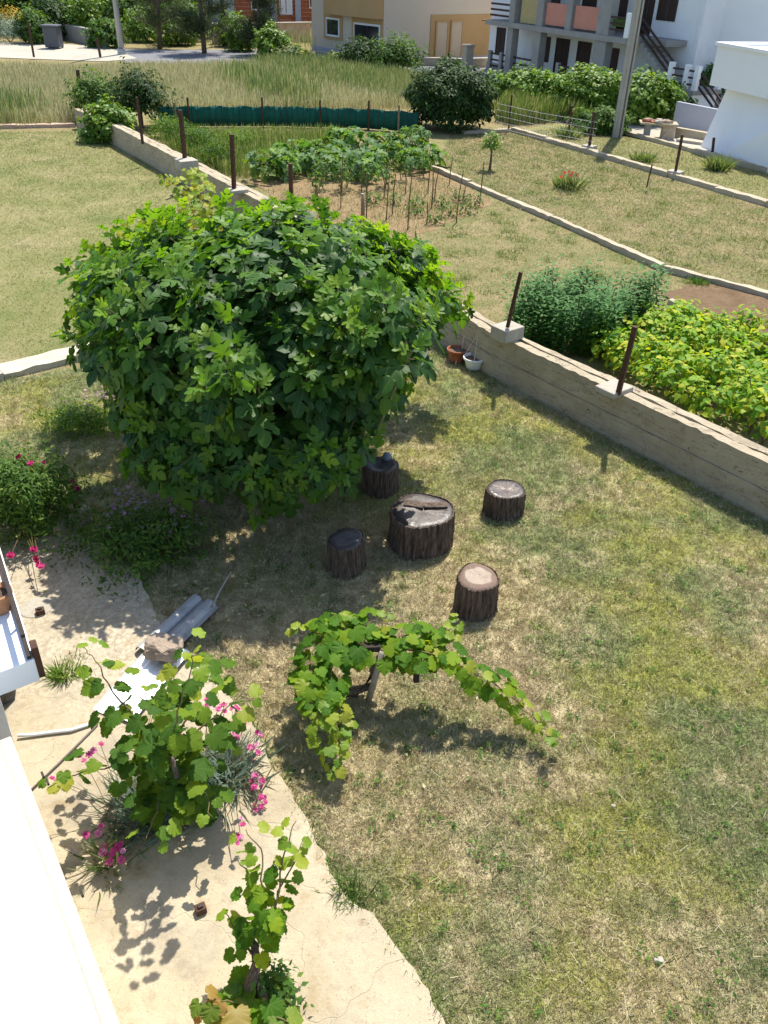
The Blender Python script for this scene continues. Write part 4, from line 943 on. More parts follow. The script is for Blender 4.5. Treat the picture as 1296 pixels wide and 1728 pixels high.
def shrub(name, label, c, r, n, size, mat, tmpl=OVAL, trunk=None, cat='bush', group=None, lo=-.55, stems=7, lumps=.26, extra=None, up=.9, shell=.6):
    c = np.array(c, float); base = np.array([c[0], c[1], 0]); t = thing(name, label, cat, base, group)
    P, d = crown(n, c, r, lo, lumps, shell); P[:, 2] = np.maximum(P[:, 2], .02)
    leaves('foliage', tmpl, P, d, size, M[mat], t, up)
    st = MB()
    if trunk:
        h = c[2] * .9; MB().tube([base - [0, 0, .1], base + [trunk * .4, 0, h * .5], c - [0, 0, r[2] * .1]], [trunk, trunk * .75, trunk * .4], 8).build('trunk', M['vinebark'], t, smooth=True)
    for k in range(stems):
        a = rng.random() * 6.28; q = c + np.array([math.cos(a) * r[0] * .6, math.sin(a) * r[1] * .6, r[2] * (.2 + .4 * rng.random())])
        s = base + ([0, 0, c[2] * .7] if trunk else [0, 0, 0]); st.tube([s, (s + q) / 2 + rng.normal(0, .05, 3), q], [max(.012, (trunk or .03) * .5), .014 + (trunk or 0) * .25, .008], 5, False)
    st.build('branch', M['vinebark'], t)
    return t

# near flowering plants
def flowers(parent, kind, P, size, up=(0, -.25, 1)):
    n = len(P); nn = nrm(np.array(up) + rng.normal(0, .35, (n, 3))); put('flower', LM[kind], frames(nn, rand_dir(n)), P, size * (.75 + .5 * rng.random(n)), parent)
def stemlines(parent, A, B, r=.003, mat='cane'):
    mb = MB()
    for a, b in zip(A, B): mb.tube([a, (np.array(a) + b) / 2 + rng.normal(0, .02, 3), b], [r, r, r * .8], 4, False)
    mb.build('stem', M[mat], parent)
def tuft(name, label, c, rad, n, L, mat, cat='plant', spreadv=.8, tmpl=NEEDLE, group=None, h0=0.0):
    c = np.array(c, float); t = thing(name, label, cat, c, group)
    q = rng.normal(0, 1, (n, 2)) * rad * .5; rr = np.linalg.norm(q, axis=1, keepdims=True); o = q / np.maximum(rr, 1e-4)
    tilt = np.clip(rr[:, 0] / rad * spreadv + rng.normal(0, .25, n), -.3, 1.45)
    tt = np.column_stack([o * np.sin(tilt)[:, None], np.cos(tilt)]); b = rng.random(n) * 6.28
    nn = np.column_stack([np.cos(b), np.sin(b), np.full(n, .5)])
    batch('foliage', tmpl, frames(nn, tt), np.column_stack([q + c[:2], np.full(n, h0)]), L * (.55 + .7 * rng.random(n)), M[mat], t)
    return t
GB = (np.array([(-.035, 0, 0), (.035, 0, 0), (.03, .5, .02), (-.03, .5, .02), (0, 1, -.12)], float), np.array([(0, 1, 2), (0, 2, 3), (3, 2, 4)]))
def pick(c, px, z): return [g(u, v, z) for u, v in px]
pk = tuft('garden_pinks', 'silvery-leaved pinks in flower under the tall vine beside the terrace', g(255, 1365), .30, 1300, .22, 'silver', 'flower', .9, GB, 'clumps of garden pinks on the patio')
F = pick(0, [(255, 1200), (272, 1197), (285, 1210), (262, 1192), (135, 1275), (150, 1272), (160, 1265), (172, 1258), (88, 1312), (95, 1318), (140, 1280), (300, 1240), (285, 1225)], .45)
F += pick(0, [(182, 1430), (192, 1440), (200, 1450), (175, 1440), (186, 1455), (205, 1440), (197, 1432), (172, 1436), (180, 1447), (146, 1410), (164, 1411), (172, 1395), (205, 1425)], .22)
F = np.array(F); F += rng.normal(0, .01, F.shape); flowers(pk, 'pink', F, .062); stemlines(pk, [np.array(pk.location) + [rng.normal(0, .15), rng.normal(0, .15), .1] for _ in F], F)
pk2 = tuft('garden_pinks', 'silvery pinks with a long trail of flowers at the lawn edge by the tall vine', g(370, 1310), .26, 1000, .24, 'silver', 'flower', .95, GB, 'clumps of garden pinks on the patio')
F = []
for (u, v, z, k) in ((350, 1192, .35, 5), (372, 1193, .35, 4), (405, 1205, .35, 6), (412, 1222, .34, 6), (398, 1240, .3, 4), (440, 1240, .25, 4), (425, 1255, .25, 5), (432, 1275, .2, 3), (432, 1310, .14, 4), (438, 1320, .12, 4), (427, 1332, .1, 4), (445, 1345, .1, 4), (440, 1358, .1, 4), (408, 1385, .16, 3), (402, 1412, .2, 4), (395, 1195, .35, 3)):
    F += [g(u, v, z) + rng.normal(0, .022, 3) for _ in range(k)]
F = np.array(F); F[:, 2] = np.maximum(F[:, 2], .05); flowers(pk2, 'pink', F, .046); stemlines(pk2, [np.array(pk2.location) + [rng.normal(0, .12), rng.normal(0, .12), .08] for _ in F[::2]], F[::2])
pk3 = tuft('dry_tuft', 'dry brown tuft at the foot of the pink flowers near the terrace', g(185, 1462), .14, 160, .20, 'weed', 'plant', 1.0, GB)
tuft('grass_tuft', 'bright green grass tuft in a patio crack in front of the balcony', g(108, 1145), .085, 200, .17, 'bright', 'grass', 1.0, GB)
tuft('dry_tuft', 'brown weedy tuft in the patio crack behind the green grass tuft', g(125, 1115), .13, 160, .09, 'weed', 'plant', 1.0, GB)
shrub('weed_plant', 'leafy green weed at the base of the gnarled vine', (*g(462, 1690)[:2], .14), (.17, .15, .16), 420, .055, 'mid', OVAL, cat='weed', stems=2)
tuft('grass_tuft', 'green weed with tiny white flowers at the notch in the patio edge', g(590, 1512), .13, 200, .12, 'mid', 'weed', .9, GB)
fl = shrub('flower_bush', 'upright green bush with pink blooms at the left edge, behind the balcony rail', (*g(35, 900)[:2] + np.array([0, .1]), .42), (.62, .5, .50), 8500, .075, 'mid', LANCE, cat='bush', stems=9, up=.45, lumps=.2)
F = np.array(pick(0, [(33, 772), (52, 783), (125, 822), (112, 815), (130, 826), (57, 928), (63, 943), (68, 957), (18, 938), (72, 955)], .5)); F[5:, 2] -= .25
F = np.array([g(33, 772, .85), g(52, 783, .85), g(75, 782, .8), g(125, 822, .35), g(112, 815, .35), g(130, 826, .3), g(122, 812, .35), g(57, 928, .32), g(63, 943, .3), g(70, 957, .28), g(66, 953, .28), g(18, 938, .4)])
flowers(fl, 'magenta', F, .075); stemlines(fl, [np.array(fl.location) + [rng.normal(0, .1), rng.normal(0, .1), .25] for _ in F], F, .004)
fb = shrub('flower_bush', 'sprawling bush with faded pink flowers in the fig shade beside the patio', (*g(235, 935)[:2], .18), (.78, .55, .34), 4600, .07, 'mid', LANCE, cat='bush', stems=8, lumps=.3, up=.35, shell=.7)
q, dd = crown(90, (*g(270, 905)[:2], .25), (.62, .45, .36), .1); flowers(fb, 'lilac', q, .045)
fy = shrub('flower_bush', 'low bright green cushion with lilac flowers left of the fig tree', (*g(140, 722)[:2], .13), (.52, .34, .22), 3000, .06, 'bright', LANCE, cat='bush', stems=4, up=.4)
q, dd = crown(34, (*g(165, 705)[:2], .18), (.45, .32, .24), .2); flowers(fy, 'lilac', q, .045)
print('flowers done')

# vegetable garden
def bed_plant(name, label, group, cat, p, n, r, h, size, mat, tmpl, own, kind, stem=.012, up=1.0):
    t = thing(name, label, cat, p, group); c = np.array(p, float) + [0, 0, h * .55]
    P, d = crown(n, c, (r, r, h * .5), -.6, .15, .55); P[:, 2] = np.maximum(P[:, 2], .05)
    nn = nrm(np.array([0, 0, up]) + .6 * d + rng.normal(0, .35, (n, 3))); tt = nrm(d + rng.normal(0, .5, (n, 3)) + [0, 0, -.35]); F_ = frames(nn, tt); sz = size * (.65 + .6 * rng.random(n))
    i = np.argsort(-(P[:, 2] - P[:, 1] * .6)); a, b = i[:own], i[own:]
    if own: put('leaf', LM[kind], F_[a], P[a], sz[a], t)
    batch('foliage', tmpl, F_[b], P[b], sz[b], M[mat], t)
    mb = MB()
    for _ in range(4): q = P[int(rng.random() * n)]; mb.tube([p, (np.array(p) + q) / 2 + [0, 0, .05], q], [stem, stem * .8, stem * .5], 4, False)
    mb.build('stem', M['cane'], t); return t
# yellow-green bean bed
A, B, Cc, Dd = g(1000, 618), g(1150, 545), g(1420, 640), g(1300, 775)
k = 0
for iu in range(8):
    for iv in range(6):
        u, v = (iu + .5 + rng.normal(0, .12)) / 8, (iv + .5 + rng.normal(0, .12)) / 6
        p = A * (1 - u) * (1 - v) + B * (1 - u) * v + Dd * u * (1 - v) + Cc * u * v; p[2] = 0
        bed_plant('bean_plant', 'yellow-green bean plant in the dense bed behind the right-hand wall', 'bean plants in the yellow-green bed', 'bean plant', p, 115, .28, .60 + rng.normal(0, .10), .098, 'bean', HEARTT[k % 3], 6, 'bean'); k += 1
for u, v in ((1005, 570), (1030, 555), (1085, 530), (1150, 535), (1200, 552), (1250, 560), (1290, 590)):
    bed_plant('bean_plant', 'yellow-green bean plant in the dense bed behind the right-hand wall', 'bean plants in the yellow-green bed', 'bean plant', g(u, v + 30), 50, .22, .6, .12, 'bean', HEARTT[k % 3], 4, 'bean'); k += 1
# blue-green broad beans
def fava_mesh(seed):
    r = np.random.default_rng(seed); P, N, T = [], [], []
    for s in range(4):
        b = np.array([r.normal(0, .07), r.normal(0, .07)]); ln = np.array([r.normal(0, .10), r.normal(0, .10)]); h = .82 + r.normal(0, .1)
        for j in range(46):
            f = (j + 1) / 46; a = j * 2.4 + r.random(); o_ = np.array([math.cos(a), math.sin(a), .55 + f])
            P.append([b[0] + ln[0] * f + .05 * math.cos(a), b[1] + ln[1] * f + .05 * math.sin(a), h * f]); T.append(o_); N.append([-.5 * math.cos(a), -.5 * math.sin(a), 1 + r.normal(0, .2)])
    return np.array(P), np.array(N, float), np.array(T, float), r
FV = []
for s in range(4):
    P, N, T, r = fava_mesh(40 + s); F_ = frames(N, T); tv, tt = OVAL; sc = .085 * (.7 + .6 * r.random(len(P)))
    V = np.einsum('nij,vj->nvi', F_, tv) * sc[:, None, None] + P[:, None, :]; TT = tt[None] + (np.arange(len(P)) * len(tv))[:, None, None]
    leafm = tri_mesh('foliage', V.reshape(-1, 3), TT.reshape(-1, 3), M['fava'], np.repeat(r.random(len(P)), len(tt)))
    mb = MB()
    for q in range(4): mb.tube([(0, 0, 0), (r.normal(0, .03), r.normal(0, .03), .3), (r.normal(0, .06), r.normal(0, .06), .7)], [.008, .007, .004], 5, False)
    me = bpy.data.meshes.new('stem'); me.from_pydata(mb.v, [], mb.f); me.materials.append(M['mid']); FV.append((leafm, me))
A, B, Cc, Dd = g(845, 590), g(880, 535), g(1120, 535), g(1010, 610)
k = 0
for iu in range(11):
    for iv in range(6):
        u, v = (iu + .5 + rng.normal(0, .15)) / 11, (iv + .5 + rng.normal(0, .15)) / 6
        p = A * (1 - u) * (1 - v) + B * (1 - u) * v + Dd * u * (1 - v) + Cc * u * v
        if (iu == 0 and iv < 2) or rng.random() < .1: continue
        t = thing('broad_bean_plant', 'upright blue-green broad bean plant in the bed behind the wall post', 'broad bean plant', p, 'broad bean plants in the blue-green bed'); t.rotation_euler = (0, 0, rng.random() * 6.28); s_ = .8 + .55 * rng.random(); t.scale = (s_, s_, s_)
        for nm, me in zip(('foliage', 'stem'), FV[k % 4]):
            o = bpy.data.objects.new(nm, me); COL.objects.link(o); o.parent = t
            if nm == 'foliage': o['kind'] = 'stuff'
        k += 1
tall('bed_weeds', poly_px([(440, 320), (520, 372), (600, 392), (700, 398), (825, 345), (740, 300), (600, 320)]), 2600, .09, M['mid'], .9, 2.6)
tall('bed_weeds', poly_px([(600, 330), (640, 380), (800, 350), (740, 300)]), 1100, .10, M['mid'], .9, 2.6)
# squash patch
for i, (u, v) in enumerate([(450, 305), (480, 302), (515, 292), (550, 300), (590, 295), (625, 285), (660, 280), (695, 290), (720, 280), (560, 270), (600, 262), (640, 258), (680, 262), (575, 255), (520, 268), (700, 250), (480, 280), (620, 305), (540, 285)]):
    bed_plant('squash_plant', 'leafy squash plant in the lush row of the vegetable bed', 'squash plants in the vegetable bed', 'squash plant', g(u, v), 44, .46, .70 + rng.normal(0, .06), .27, 'squash' if i % 3 else 'mid', FIGT[i % 3], 9, 'squash', .015)
tomato = [(492, 345), (535, 332), (577, 325), (585, 318), (618, 322), (650, 318), (676, 305), (715, 300), (735, 378), (758, 366), (790, 362), (800, 348), (775, 340), (545, 320), (700, 350), (665, 345), (630, 345), (700, 365), (745, 350)]
for i, (u, v) in enumerate(tomato):
    big = v < 335
    bed_plant('tomato_plant', 'bushy green tomato plant tied to a cane' if big else 'small green tomato seedling on bare soil among the canes', 'tall tomato plants' if big else 'tomato seedlings', 'tomato plant', g(u, v), 110 if big else 60, .22, .8 if big else .32, .10, 'mid', OVAL, 0, 'bean', .008)
stakes = [(533, 330, 1.0), (577, 322, 1.1), (618, 368, 1.25), (652, 372, 1.3), (662, 362, 1.15), (688, 388, 1.7), (728, 352, 1.2), (733, 340, 1.0), (770, 376, 1.45), (810, 338, 1.15), (684, 328, .95), (648, 335, .9), (722, 326, 1.0), (758, 312, .85), (575, 352, 1.2), (721, 262, .85), (720, 378, .6), (610, 330, .9), (780, 352, .7)]
for u, v, h in stakes:
    p = g(u, v); o = MB().tube([p - [0, 0, .05], p + [.01, 0, h * .42], p + np.array([rng.normal(.03, .04), rng.normal(0, .04), h * .85])], [.016, .015, .012], 6).build('garden_stake', M['cane'])
    tag(o, 'thin dark cane standing in the vegetable bed behind the fig tree', 'stake', 'canes in the vegetable bed')
p = g(612, 372); t = thing('garden_stake', 'thick cut stake with a pale top just above the fig crown', 'stake', p)
MB().tube([p, p + [0, 0, .62]], .05, 10).build('shaft', M['stake'], t, smooth=True); MB().tube([p + [0, 0, .621], p + [0, 0, .635]], .049, 10).build('cut_top', M['kerb'], t)
# leafy herbs along the wall, corner shrubs
for i, (u, v, r, h, m, n) in enumerate([(300, 245, .55, .75, 'mid', 1400), (335, 262, .55, .8, 'mid', 1500), (365, 285, .5, .75, 'mid', 1300), (400, 255, .55, .6, 'bright', 1100), (280, 232, .5, .6, 'bright', 1000)]):
    shrub('herb_plant', 'feathery green herb clump behind the far stretch of the wall', (*g(u, v)[:2], h * .5), (r * 1.2, r, h * .62), n, .10, m, LANCE, cat='herb', group='herb clumps behind the wall', stems=4, up=.2)
shrub('corner_bush', 'dark green bush at the far corner of the wall, right of the pale climber', (*g(240, 215)[:2], .95), (.95, .8, .95), 4200, .13, 'dark', OVAL, .06)
shrub('corner_bush', 'dark shrub at the far wall end beside the first rusty post', (*g(165, 205)[:2], .85), (.85, .7, .75), 2600, .13, 'mid', OVAL, .05)
shrub('climber', 'pale green climbing vine tumbling over the far end of the wall', (*g(188, 238)[:2], .55), (.75, .6, .62), 2200, .13, 'bright', HEARTT[0], cat='vine', lo=-.8)
shrub('climber', 'small trailing green creeper on the lawn side of the far wall end', (*g(155, 240)[:2], .2), (.4, .35, .22), 500, .12, 'bright', HEARTT[1], cat='vine', lo=-.8, stems=3)
shrub('round_bush', 'big dark rounded evergreen bush standing at the end of the green net fence', (*g(757, 222)[:2] + np.array([.05, .6]), 1.08), (1.6, 1.4, 1.15), 14000, .15, 'dark', OVAL, .12, lumps=.12, lo=-.75, stems=9)
yt = shrub('sapling', 'tiny sapling with bright leaves on a thin dark trunk in the side garden', (*g(826, 287)[:2], .78), (.27, .25, .32), 260, .12, 'bright', OVAL, .045, cat='tree', stems=3)
pp = tuft('poppy_clump', 'clump of dry grass with red flowers on the side garden', g(958, 318), .3, 420, .42, 'weed', 'flower', .6, GB)
F = np.array([g(u, v, .5) for u, v in ((952, 293), (960, 291), (967, 294), (972, 297), (962, 298), (945, 300))]); flowers(pp, 'poppy', F, .12); stemlines(pp, [np.array(pp.location)] * 6, F, .004)
for u, v in ((948, 230), (405, 0)):
    if v: tuft('weed_clump', 'dark weedy clump at the foot of a thin far post', g(958, 232), .35, 500, .4, 'weed', 'plant', .7, GB)
tuft('weed_clump', 'pale weed on the strip lawn below the utility pole', g(1085, 272), .3, 350, .35, 'weed', 'plant', .8, GB)
tuft('weed_clump', 'weed growing against the low kerb by the white house', g(1210, 287), .28, 350, .5, 'weed', 'plant', .6, GB)
tuft('weed_clump', 'pale green weed cushion behind the right wall where beans end', g(1180, 480), .25, 300, .16, 'mid', 'plant', .9, GB)
print('veg done')

# ------------------------------------------------------------ green net fence
nf = thing('net_fence', 'low dark green shade-net fence on thin posts behind the vegetable garden', 'fence', g(290, 215))
pts = [g(270, 217), g(300, 214), g(480, 214), g(620, 218), g(705, 224)]
mb = MB(); V = []; n = 90
cum = np.concatenate([[0], np.cumsum([np.linalg.norm(b - a) for a, b in zip(pts[:-1], pts[1:])])])
def netp(s):
    i = min(len(pts) - 2, np.searchsorted(cum, s, 'right') - 1); return pts[i] + (pts[i + 1] - pts[i]) * (s - cum[i]) / (cum[i + 1] - cum[i])
for i in range(n + 1):
    p = netp(cum[-1] * i / n * .9999)
    for z in (0.02, .35, .68): V.append((p[0], p[1] + .04 * math.sin(i * .9 + z * 2) + .02 * math.sin(i * 2.3), z + (.02 * math.sin(i * .7) if z > .5 else 0)))
mb.add(V, [(3 * i + k, 3 * i + 3 + k, 3 * i + 4 + k, 3 * i + 1 + k) for i in range(n) for k in (0, 1)]); o = mb.build('net', M['net'], nf, smooth=True)
sd = o.modifiers.new('thickness', 'SOLIDIFY'); sd.thickness = .006
mb = MB()
for i in range(0, n + 1, 2):
    p = netp(cum[-1] * i / n * .9999); mb.tube([p + [0, -.08, 0], p + [0, -.08, .74]], .010, 4, False)
mb.build('wire_ribs', M['darkiron'], nf, stuff=True)
for u, v, h in ((322, 214, .98), (445, 214, 1.0), (541, 216, .95), (622, 219, 1.0), (300, 214, .8), (672, 222, .9)):
    p = g(u, v); MB().tube([p + [0, -.13, 0], p + [0, -.13, h]], .035, 6).build('post', M['rust'] if h > .9 else M['stake'], nf)
wf = thing('wire_fence', 'sagging thin wire fence between the far posts beside the round bush', 'fence', g(860, 222))
a, b = g(835, 222), g(1000, 258)
mb = MB()
for z in (.15, .35, .55, .75, .95): mb.tube([a + [0, 0, z], (a + b) / 2 + [0, 0, z - .04], b + [0, 0, z]], .006, 3, False)
for f in np.linspace(0, 1, 40): p = a + (b - a) * f; mb.tube([p + [0, 0, .1], p + [0, 0, .97]], .004, 3, False)
mb.build('wire', M['greymetal'], wf, stuff=True)

# ------------------------------------------------------------ pots by the wall
p = g(799, 622); wp = thing('hanging_pot', 'white plastic hanging flower pot with its strings standing by the wall', 'pot', p)
MB().lathe(p, [(.10, 0), (.125, .03), (.155, .15), (.165, .17), (.182, .172), (.182, .205), (.168, .206), (.158, .19), (.15, .165)], 28, False).build('pot', M['whiteplastic'], wp, smooth=True)
MB().lathe(p, [(.001, .160), (.08, .170), (.153, .165)], 20, False).build('soil', M['pottingsoil'], wp)
MB().lathe(p + [0, 0, -.0], [(.001, .0), (.10, .001)], 20, False).build('base', M['whiteplastic'], wp)
apex = p + np.array([.03, .10, .56])
for a in (.4, 2.5, 4.6): MB().tube([p + [.175 * math.cos(a), .175 * math.sin(a), .2], apex], .0045, 5).build('string', M['string'], wp)
p = g(770, 610); tpp = thing('flower_pot', 'terracotta-coloured flower pot beside the white hanging pot at the wall', 'pot', p)
MB().lathe(p, [(.11, 0), (.13, .10), (.15, .19), (.168, .192), (.168, .225), (.155, .226), (.145, .19)], 26, False).build('pot', M['terracotta'], tpp, smooth=True)
MB().lathe(p, [(.001, .195), (.08, .20), (.148, .19)], 20, False).build('soil', M['pottingsoil'], tpp)
MB().tube([p + [.02, -.02, .2], p + [-.02, -.16, .02]], .007, 5).build('stick', M['string'], tpp)
MB().tube([p + [.08, .05, .2], p + [.10, .06, .42]], .006, 5).build('stick', M['string'], tpp)

# ------------------------------------------------------------ zinc sheets, stone, sticks on the patio edge
a, b = g(262, 1105), g(338, 1022); ax = nrm(b - a); sd_ = np.array([ax[1], -ax[0], 0]); L = np.linalg.norm(b - a)
def profile_sheet(name, label, a, b, prof, th, mat, cat, zend=(0, 0)):
    ax = nrm(b - a); sd = np.array([ax[1], -ax[0], 0]); n = len(prof); V = []
    for p, dz in ((a, zend[0]), (b, zend[1])):
        for s, z in prof: V.append(p + sd * s + np.array([0, 0, z + .05 + dz]))
        for s, z in prof: V.append(p + sd * s + np.array([0, 0, z + .05 + dz - th]))
    F = []
    for i in range(n - 1):
        F += [(i, i + 1, 2 * n + i + 1, 2 * n + i), (n + i, 3 * n + i, 3 * n + i + 1, n + i + 1), (i, n + i, n + i + 1, i + 1), (2 * n + i, 2 * n + i + 1, 3 * n + i + 1, 3 * n + i)]
    F += [(0, 2 * n, 3 * n, n), (n - 1, 2 * n - 1, 4 * n - 1, 3 * n - 1)]
    mb = MB(); mb.add(V, F); return tag(mb.build(name, mat), label, cat)
prof = [(-.16, .0)] + [(-.085 + .065 * math.cos(w), .065 * math.sin(w)) for w in np.linspace(math.pi, 0, 9)] + [(0, .0)] + [(.085 + .065 * math.cos(w), .065 * math.sin(w)) for w in np.linspace(math.pi, 0, 9)] + [(.18, 0)]
profile_sheet('ridged_sheet', 'grey zinc sheet with two round ridges lying half in shade, under the stone', g(252, 1115), g(345, 1022), prof, .004, M['sheet'], 'metal sheet', (.02, .0))
wprof = [(-.19, .02), (-.175, .0), (-.09, 0), (-.07, .018), (-.02, .02), (.0, .0), (.09, .0), (.11, .018), (.15, .018), (.20, .0), (.215, .03)]
profile_sheet('white_sheet', 'white painted metal sheet lying in full sun between stone and vine', g(190, 1216), g(292, 1100), wprof, .004, M['whitesheet'], 'metal sheet', (.0, .025))
def rock(label, c, r, seed, mat='stone', flat=1.0):
    rs = np.random.default_rng(seed); bm = bmesh.new(); bmesh.ops.create_icosphere(bm, subdivisions=3, radius=1)
    off = rs.normal(0, 1, (5, 3))
    for v in bm.verts:
        d = np.array(v.co); k = 1 + .16 * sum(math.sin(3 * d.dot(o_) + i) for i, o_ in enumerate(off)) / 2
        d = np.sign(d) * np.abs(d) ** .72
        v.co = Vector(np.array([d[0] * r[0], d[1] * r[1], d[2] * r[2]]) * k)
    me = bpy.data.meshes.new('stone'); bm.to_mesh(me); bm.free(); me.materials.append(M[mat])
    o = bpy.data.objects.new('stone', me); COL.objects.link(o); o.location = c; return tag(o, label, 'stone')
rock('rough brown stone block holding down the metal sheets', g(277, 1092, .2), (.17, .13, .085), 3)
rock('small pale stone chip on the shaded gravel near the flower bush', g(222, 989, .045), (.05, .035, .02), 5, 'cap')
rock('pale stone fragment on the lawn at the lower right', g(1112, 1620, .012), (.03, .022, .014), 6, 'cap')
rock('pale pebble on the lawn right of the grape vine', g(1035, 1360, .015), (.018, .013, .009), 8, 'cap')
tag(MB().tube([g(358, 1024, .10), g(372, 995, .10), g(390, 965, .08)], [.010, .010, .008], 6).build('stick', M['greycane']), 'pale bent stick poking up beyond the ridged zinc sheet', 'stick')
tag(MB().tube([g(425, 905, .05), g(432, 890, .12), g(438, 880, .15)], [.008, .008, .006], 6).build('stick', M['greycane']), 'short grey twig sticking out below the fig crown', 'stick')
tag(MB().tube([g(40, 1345, .05), g(100, 1287, .055), g(165, 1222, .05)], .008, 6).build('hose', M['hose'], smooth=True), 'thin dark rod lying on the patio between the terrace and white sheet', 'rod')
tag(MB().tube([g(30, 1241, .07), g(55, 1240, .06), g(85, 1236, .06), (g(120, 1232, .06)), g(150, 1222, .06)], .015, 10).build('pipe', M['pipe'], smooth=True), 'white plastic pipe lying on the patio from the balcony pillar', 'pipe')
tag(MB().tube([g(425, 1365, .06), g(445, 1320, .10), g(465, 1285, .13)], [.008, .007, .005], 6).build('stick', M['cane']), 'thin dry stick at the patio edge beside the pink flower trail', 'stick')
def fitting(label, px, s):
    p = g(*px) + np.array([0, 0, .035]); t = thing('iron_stub', label, 'fitting', p)
    MB().box(p + [0, 0, .03], (s, s * .85, .06), .5).build('socket', M['rust'], t, bevel=.008)
    MB().box(p + [0, 0, .066], (s * .5, s * .4, .02), .5).build('plate', M['darkiron'], t, bevel=.004)
fitting('small rusty iron stub set in the sunny patio between the two vines', (340, 1543), .075)
fitting('rusty iron stub in a pale concrete patch near the balcony', (70, 1040), .085)
p = g(62, 1030); tag(MB().lathe(p + np.array([0, 0, .036]), [(.16, 0), (.155, .006), (.001, .008)], 24, False).build('concrete_patch', M['cap']), 'round pale concrete patch around the rusty stub near the balcony', 'concrete patch')
# ------------------------------------------------------------ terrace and balcony of our own house
ZT = .9
e0, e1 = g(18, 1240, ZT), g(203, 1728, ZT); ed = nrm(e1 - e0); en = np.array([ed[1], -ed[0], 0]); en = en if en[0] < 0 else -en
e1 = e0 + ed * 5.0; e0b = e0 - ed * .0
tr = thing('white_terrace', 'sunlit white-painted terrace slab with cream rim in the lower left corner', 'terrace', e0)
mb = MB(); mb.prism([e0[:2], e1[:2], (e1 + en * .085)[:2], (e0 + en * .085)[:2]], -.02, ZT - .005); mb.build('rim', M['creampaint'], tr, bevel=.012)
joints = [0, 1.02, 2.3, 3.6, 5.0]
for k in range(4):
    a, b = e0 + ed * (joints[k] + .003), e0 + ed * (joints[k + 1] - .003)
    for m_ in range(3):
        s0, s1 = .0855 + m_ * 1.2, .085 + (m_ + 1) * 1.2 - .006
        mb = MB(); mb.prism([(a + en * s0)[:2], (b + en * s0)[:2], (b + en * s1)[:2], (a + en * s1)[:2]], ZT - .1, ZT); mb.build('floor_panel', M['whitepaint'], tr, bevel=.003)
mb = MB(); q0, q1 = e0 + en * .135, e1 + en * .135; mb.prism([q0[:2], q1[:2], (q1 + en * 3.6)[:2], (q0 + en * 3.6)[:2]], -.02, ZT - .11); mb.build('base', M['shadegrey'], tr)
for u, v in ((67, 1310), (75, 1322), (118, 1440), (132, 1510)):
    c_ = g(u, v, ZT - .02) - en * .02; mb = MB().box(c_, (.05, .015, .02), math.atan2(ed[1], ed[0])); mb.build('chip', M['darkiron'], tr)
ZB = 1.2
k0 = g(58, 1112, ZB); kf = g(-14, 878, ZB); kd = nrm(kf - k0); kl = g(-90, 1168, ZB) ; kn = nrm(kl - k0)
bl = thing('balcony', 'white balcony corner with brown iron railing at the left edge', 'balcony', k0)
far_ = k0 + kd * 4.0
mb = MB(); mb.prism([k0[:2], far_[:2], (far_ + kn * 3)[:2], (k0 + kn * 3)[:2]], ZB - .22, ZB); mb.build('slab', M['whitewash2'], bl, bevel=.01)
rl = []
for off, z in ((.03, .03), (.03, .24)):
    MB().bar(k0 + kn * off + [0, 0, z], k0 + kd * 3.9 + kn * off + [0, 0, z], .032, .03).build('rail', M['darkiron'], bl)
for s in np.arange(.42, 3.9, .42): MB().bar(k0 + kd * s + kn * .03 + [0, 0, 0], k0 + kd * s + kn * .03 + [0, 0, .25], .02, .02, (1, 0, 0)).build('baluster', M['darkiron'], bl)
MB().box(k0 + kd * .06 - kn * .02 + [0, 0, -.06], (.10, .05, .3), math.atan2(kd[1], kd[0])).build('bracket', M['rust'], bl, bevel=.006)
pc = g(20, 1258); MB().box(pc + [-.06, .02, (ZB - .22) / 2], (.13, .13, ZB - .22), math.atan2(kd[1], kd[0])).build('pillar', M['shadegrey'], bl)  # white-painted pillar; the shade on it is put into the grey colour
ps = k0 + kd * .75 + kn * .17; pe_ = k0 + kd * 2.6 + kn * .17
pl = thing('planter', 'long brown planter trough behind the balcony railing', 'planter', ps + [0, 0, ZB - ZB])
MB().bar(ps + [0, 0, .09], pe_ + [0, 0, .09], .18, .18).build('trough', M['brownpot'], pl, bevel=.01); MB().bar(ps + kd * .02 + [0, 0, .184], pe_ - kd * .02 + [0, 0, .184], .14, .01).build('soil', M['pottingsoil'], pl)
p = g(2, 1030, ZB); po = thing('flower_pot', 'brown clay flower pot on the balcony behind the iron railing', 'pot', p)
MB().lathe(p, [(.07, 0), (.10, .14), (.12, .16), (.12, .19), (.10, .19), (.09, .15), (.001, .15)], 20, False).build('pot', M['brownpot'], po, smooth=True)
MB().lathe(p + [0, 0, .002], [(.001, 0.151), (.09, .152)], 16, False).build('soil', M['pottingsoil'], po)
p = g(4, 1185); bm_ = MB(); bm_.lathe(p + np.array([-.02, .02, 0.03]), [(.10, 0), (.15, .06), (.15, .16), (.10, .24), (.04, .28), (.05, .33)], 11); tag(bm_.build('rubbish_bag', M['blackbag'], smooth=True), 'black plastic bag on the patio under the balcony corner', 'bag')
print('house bits done')

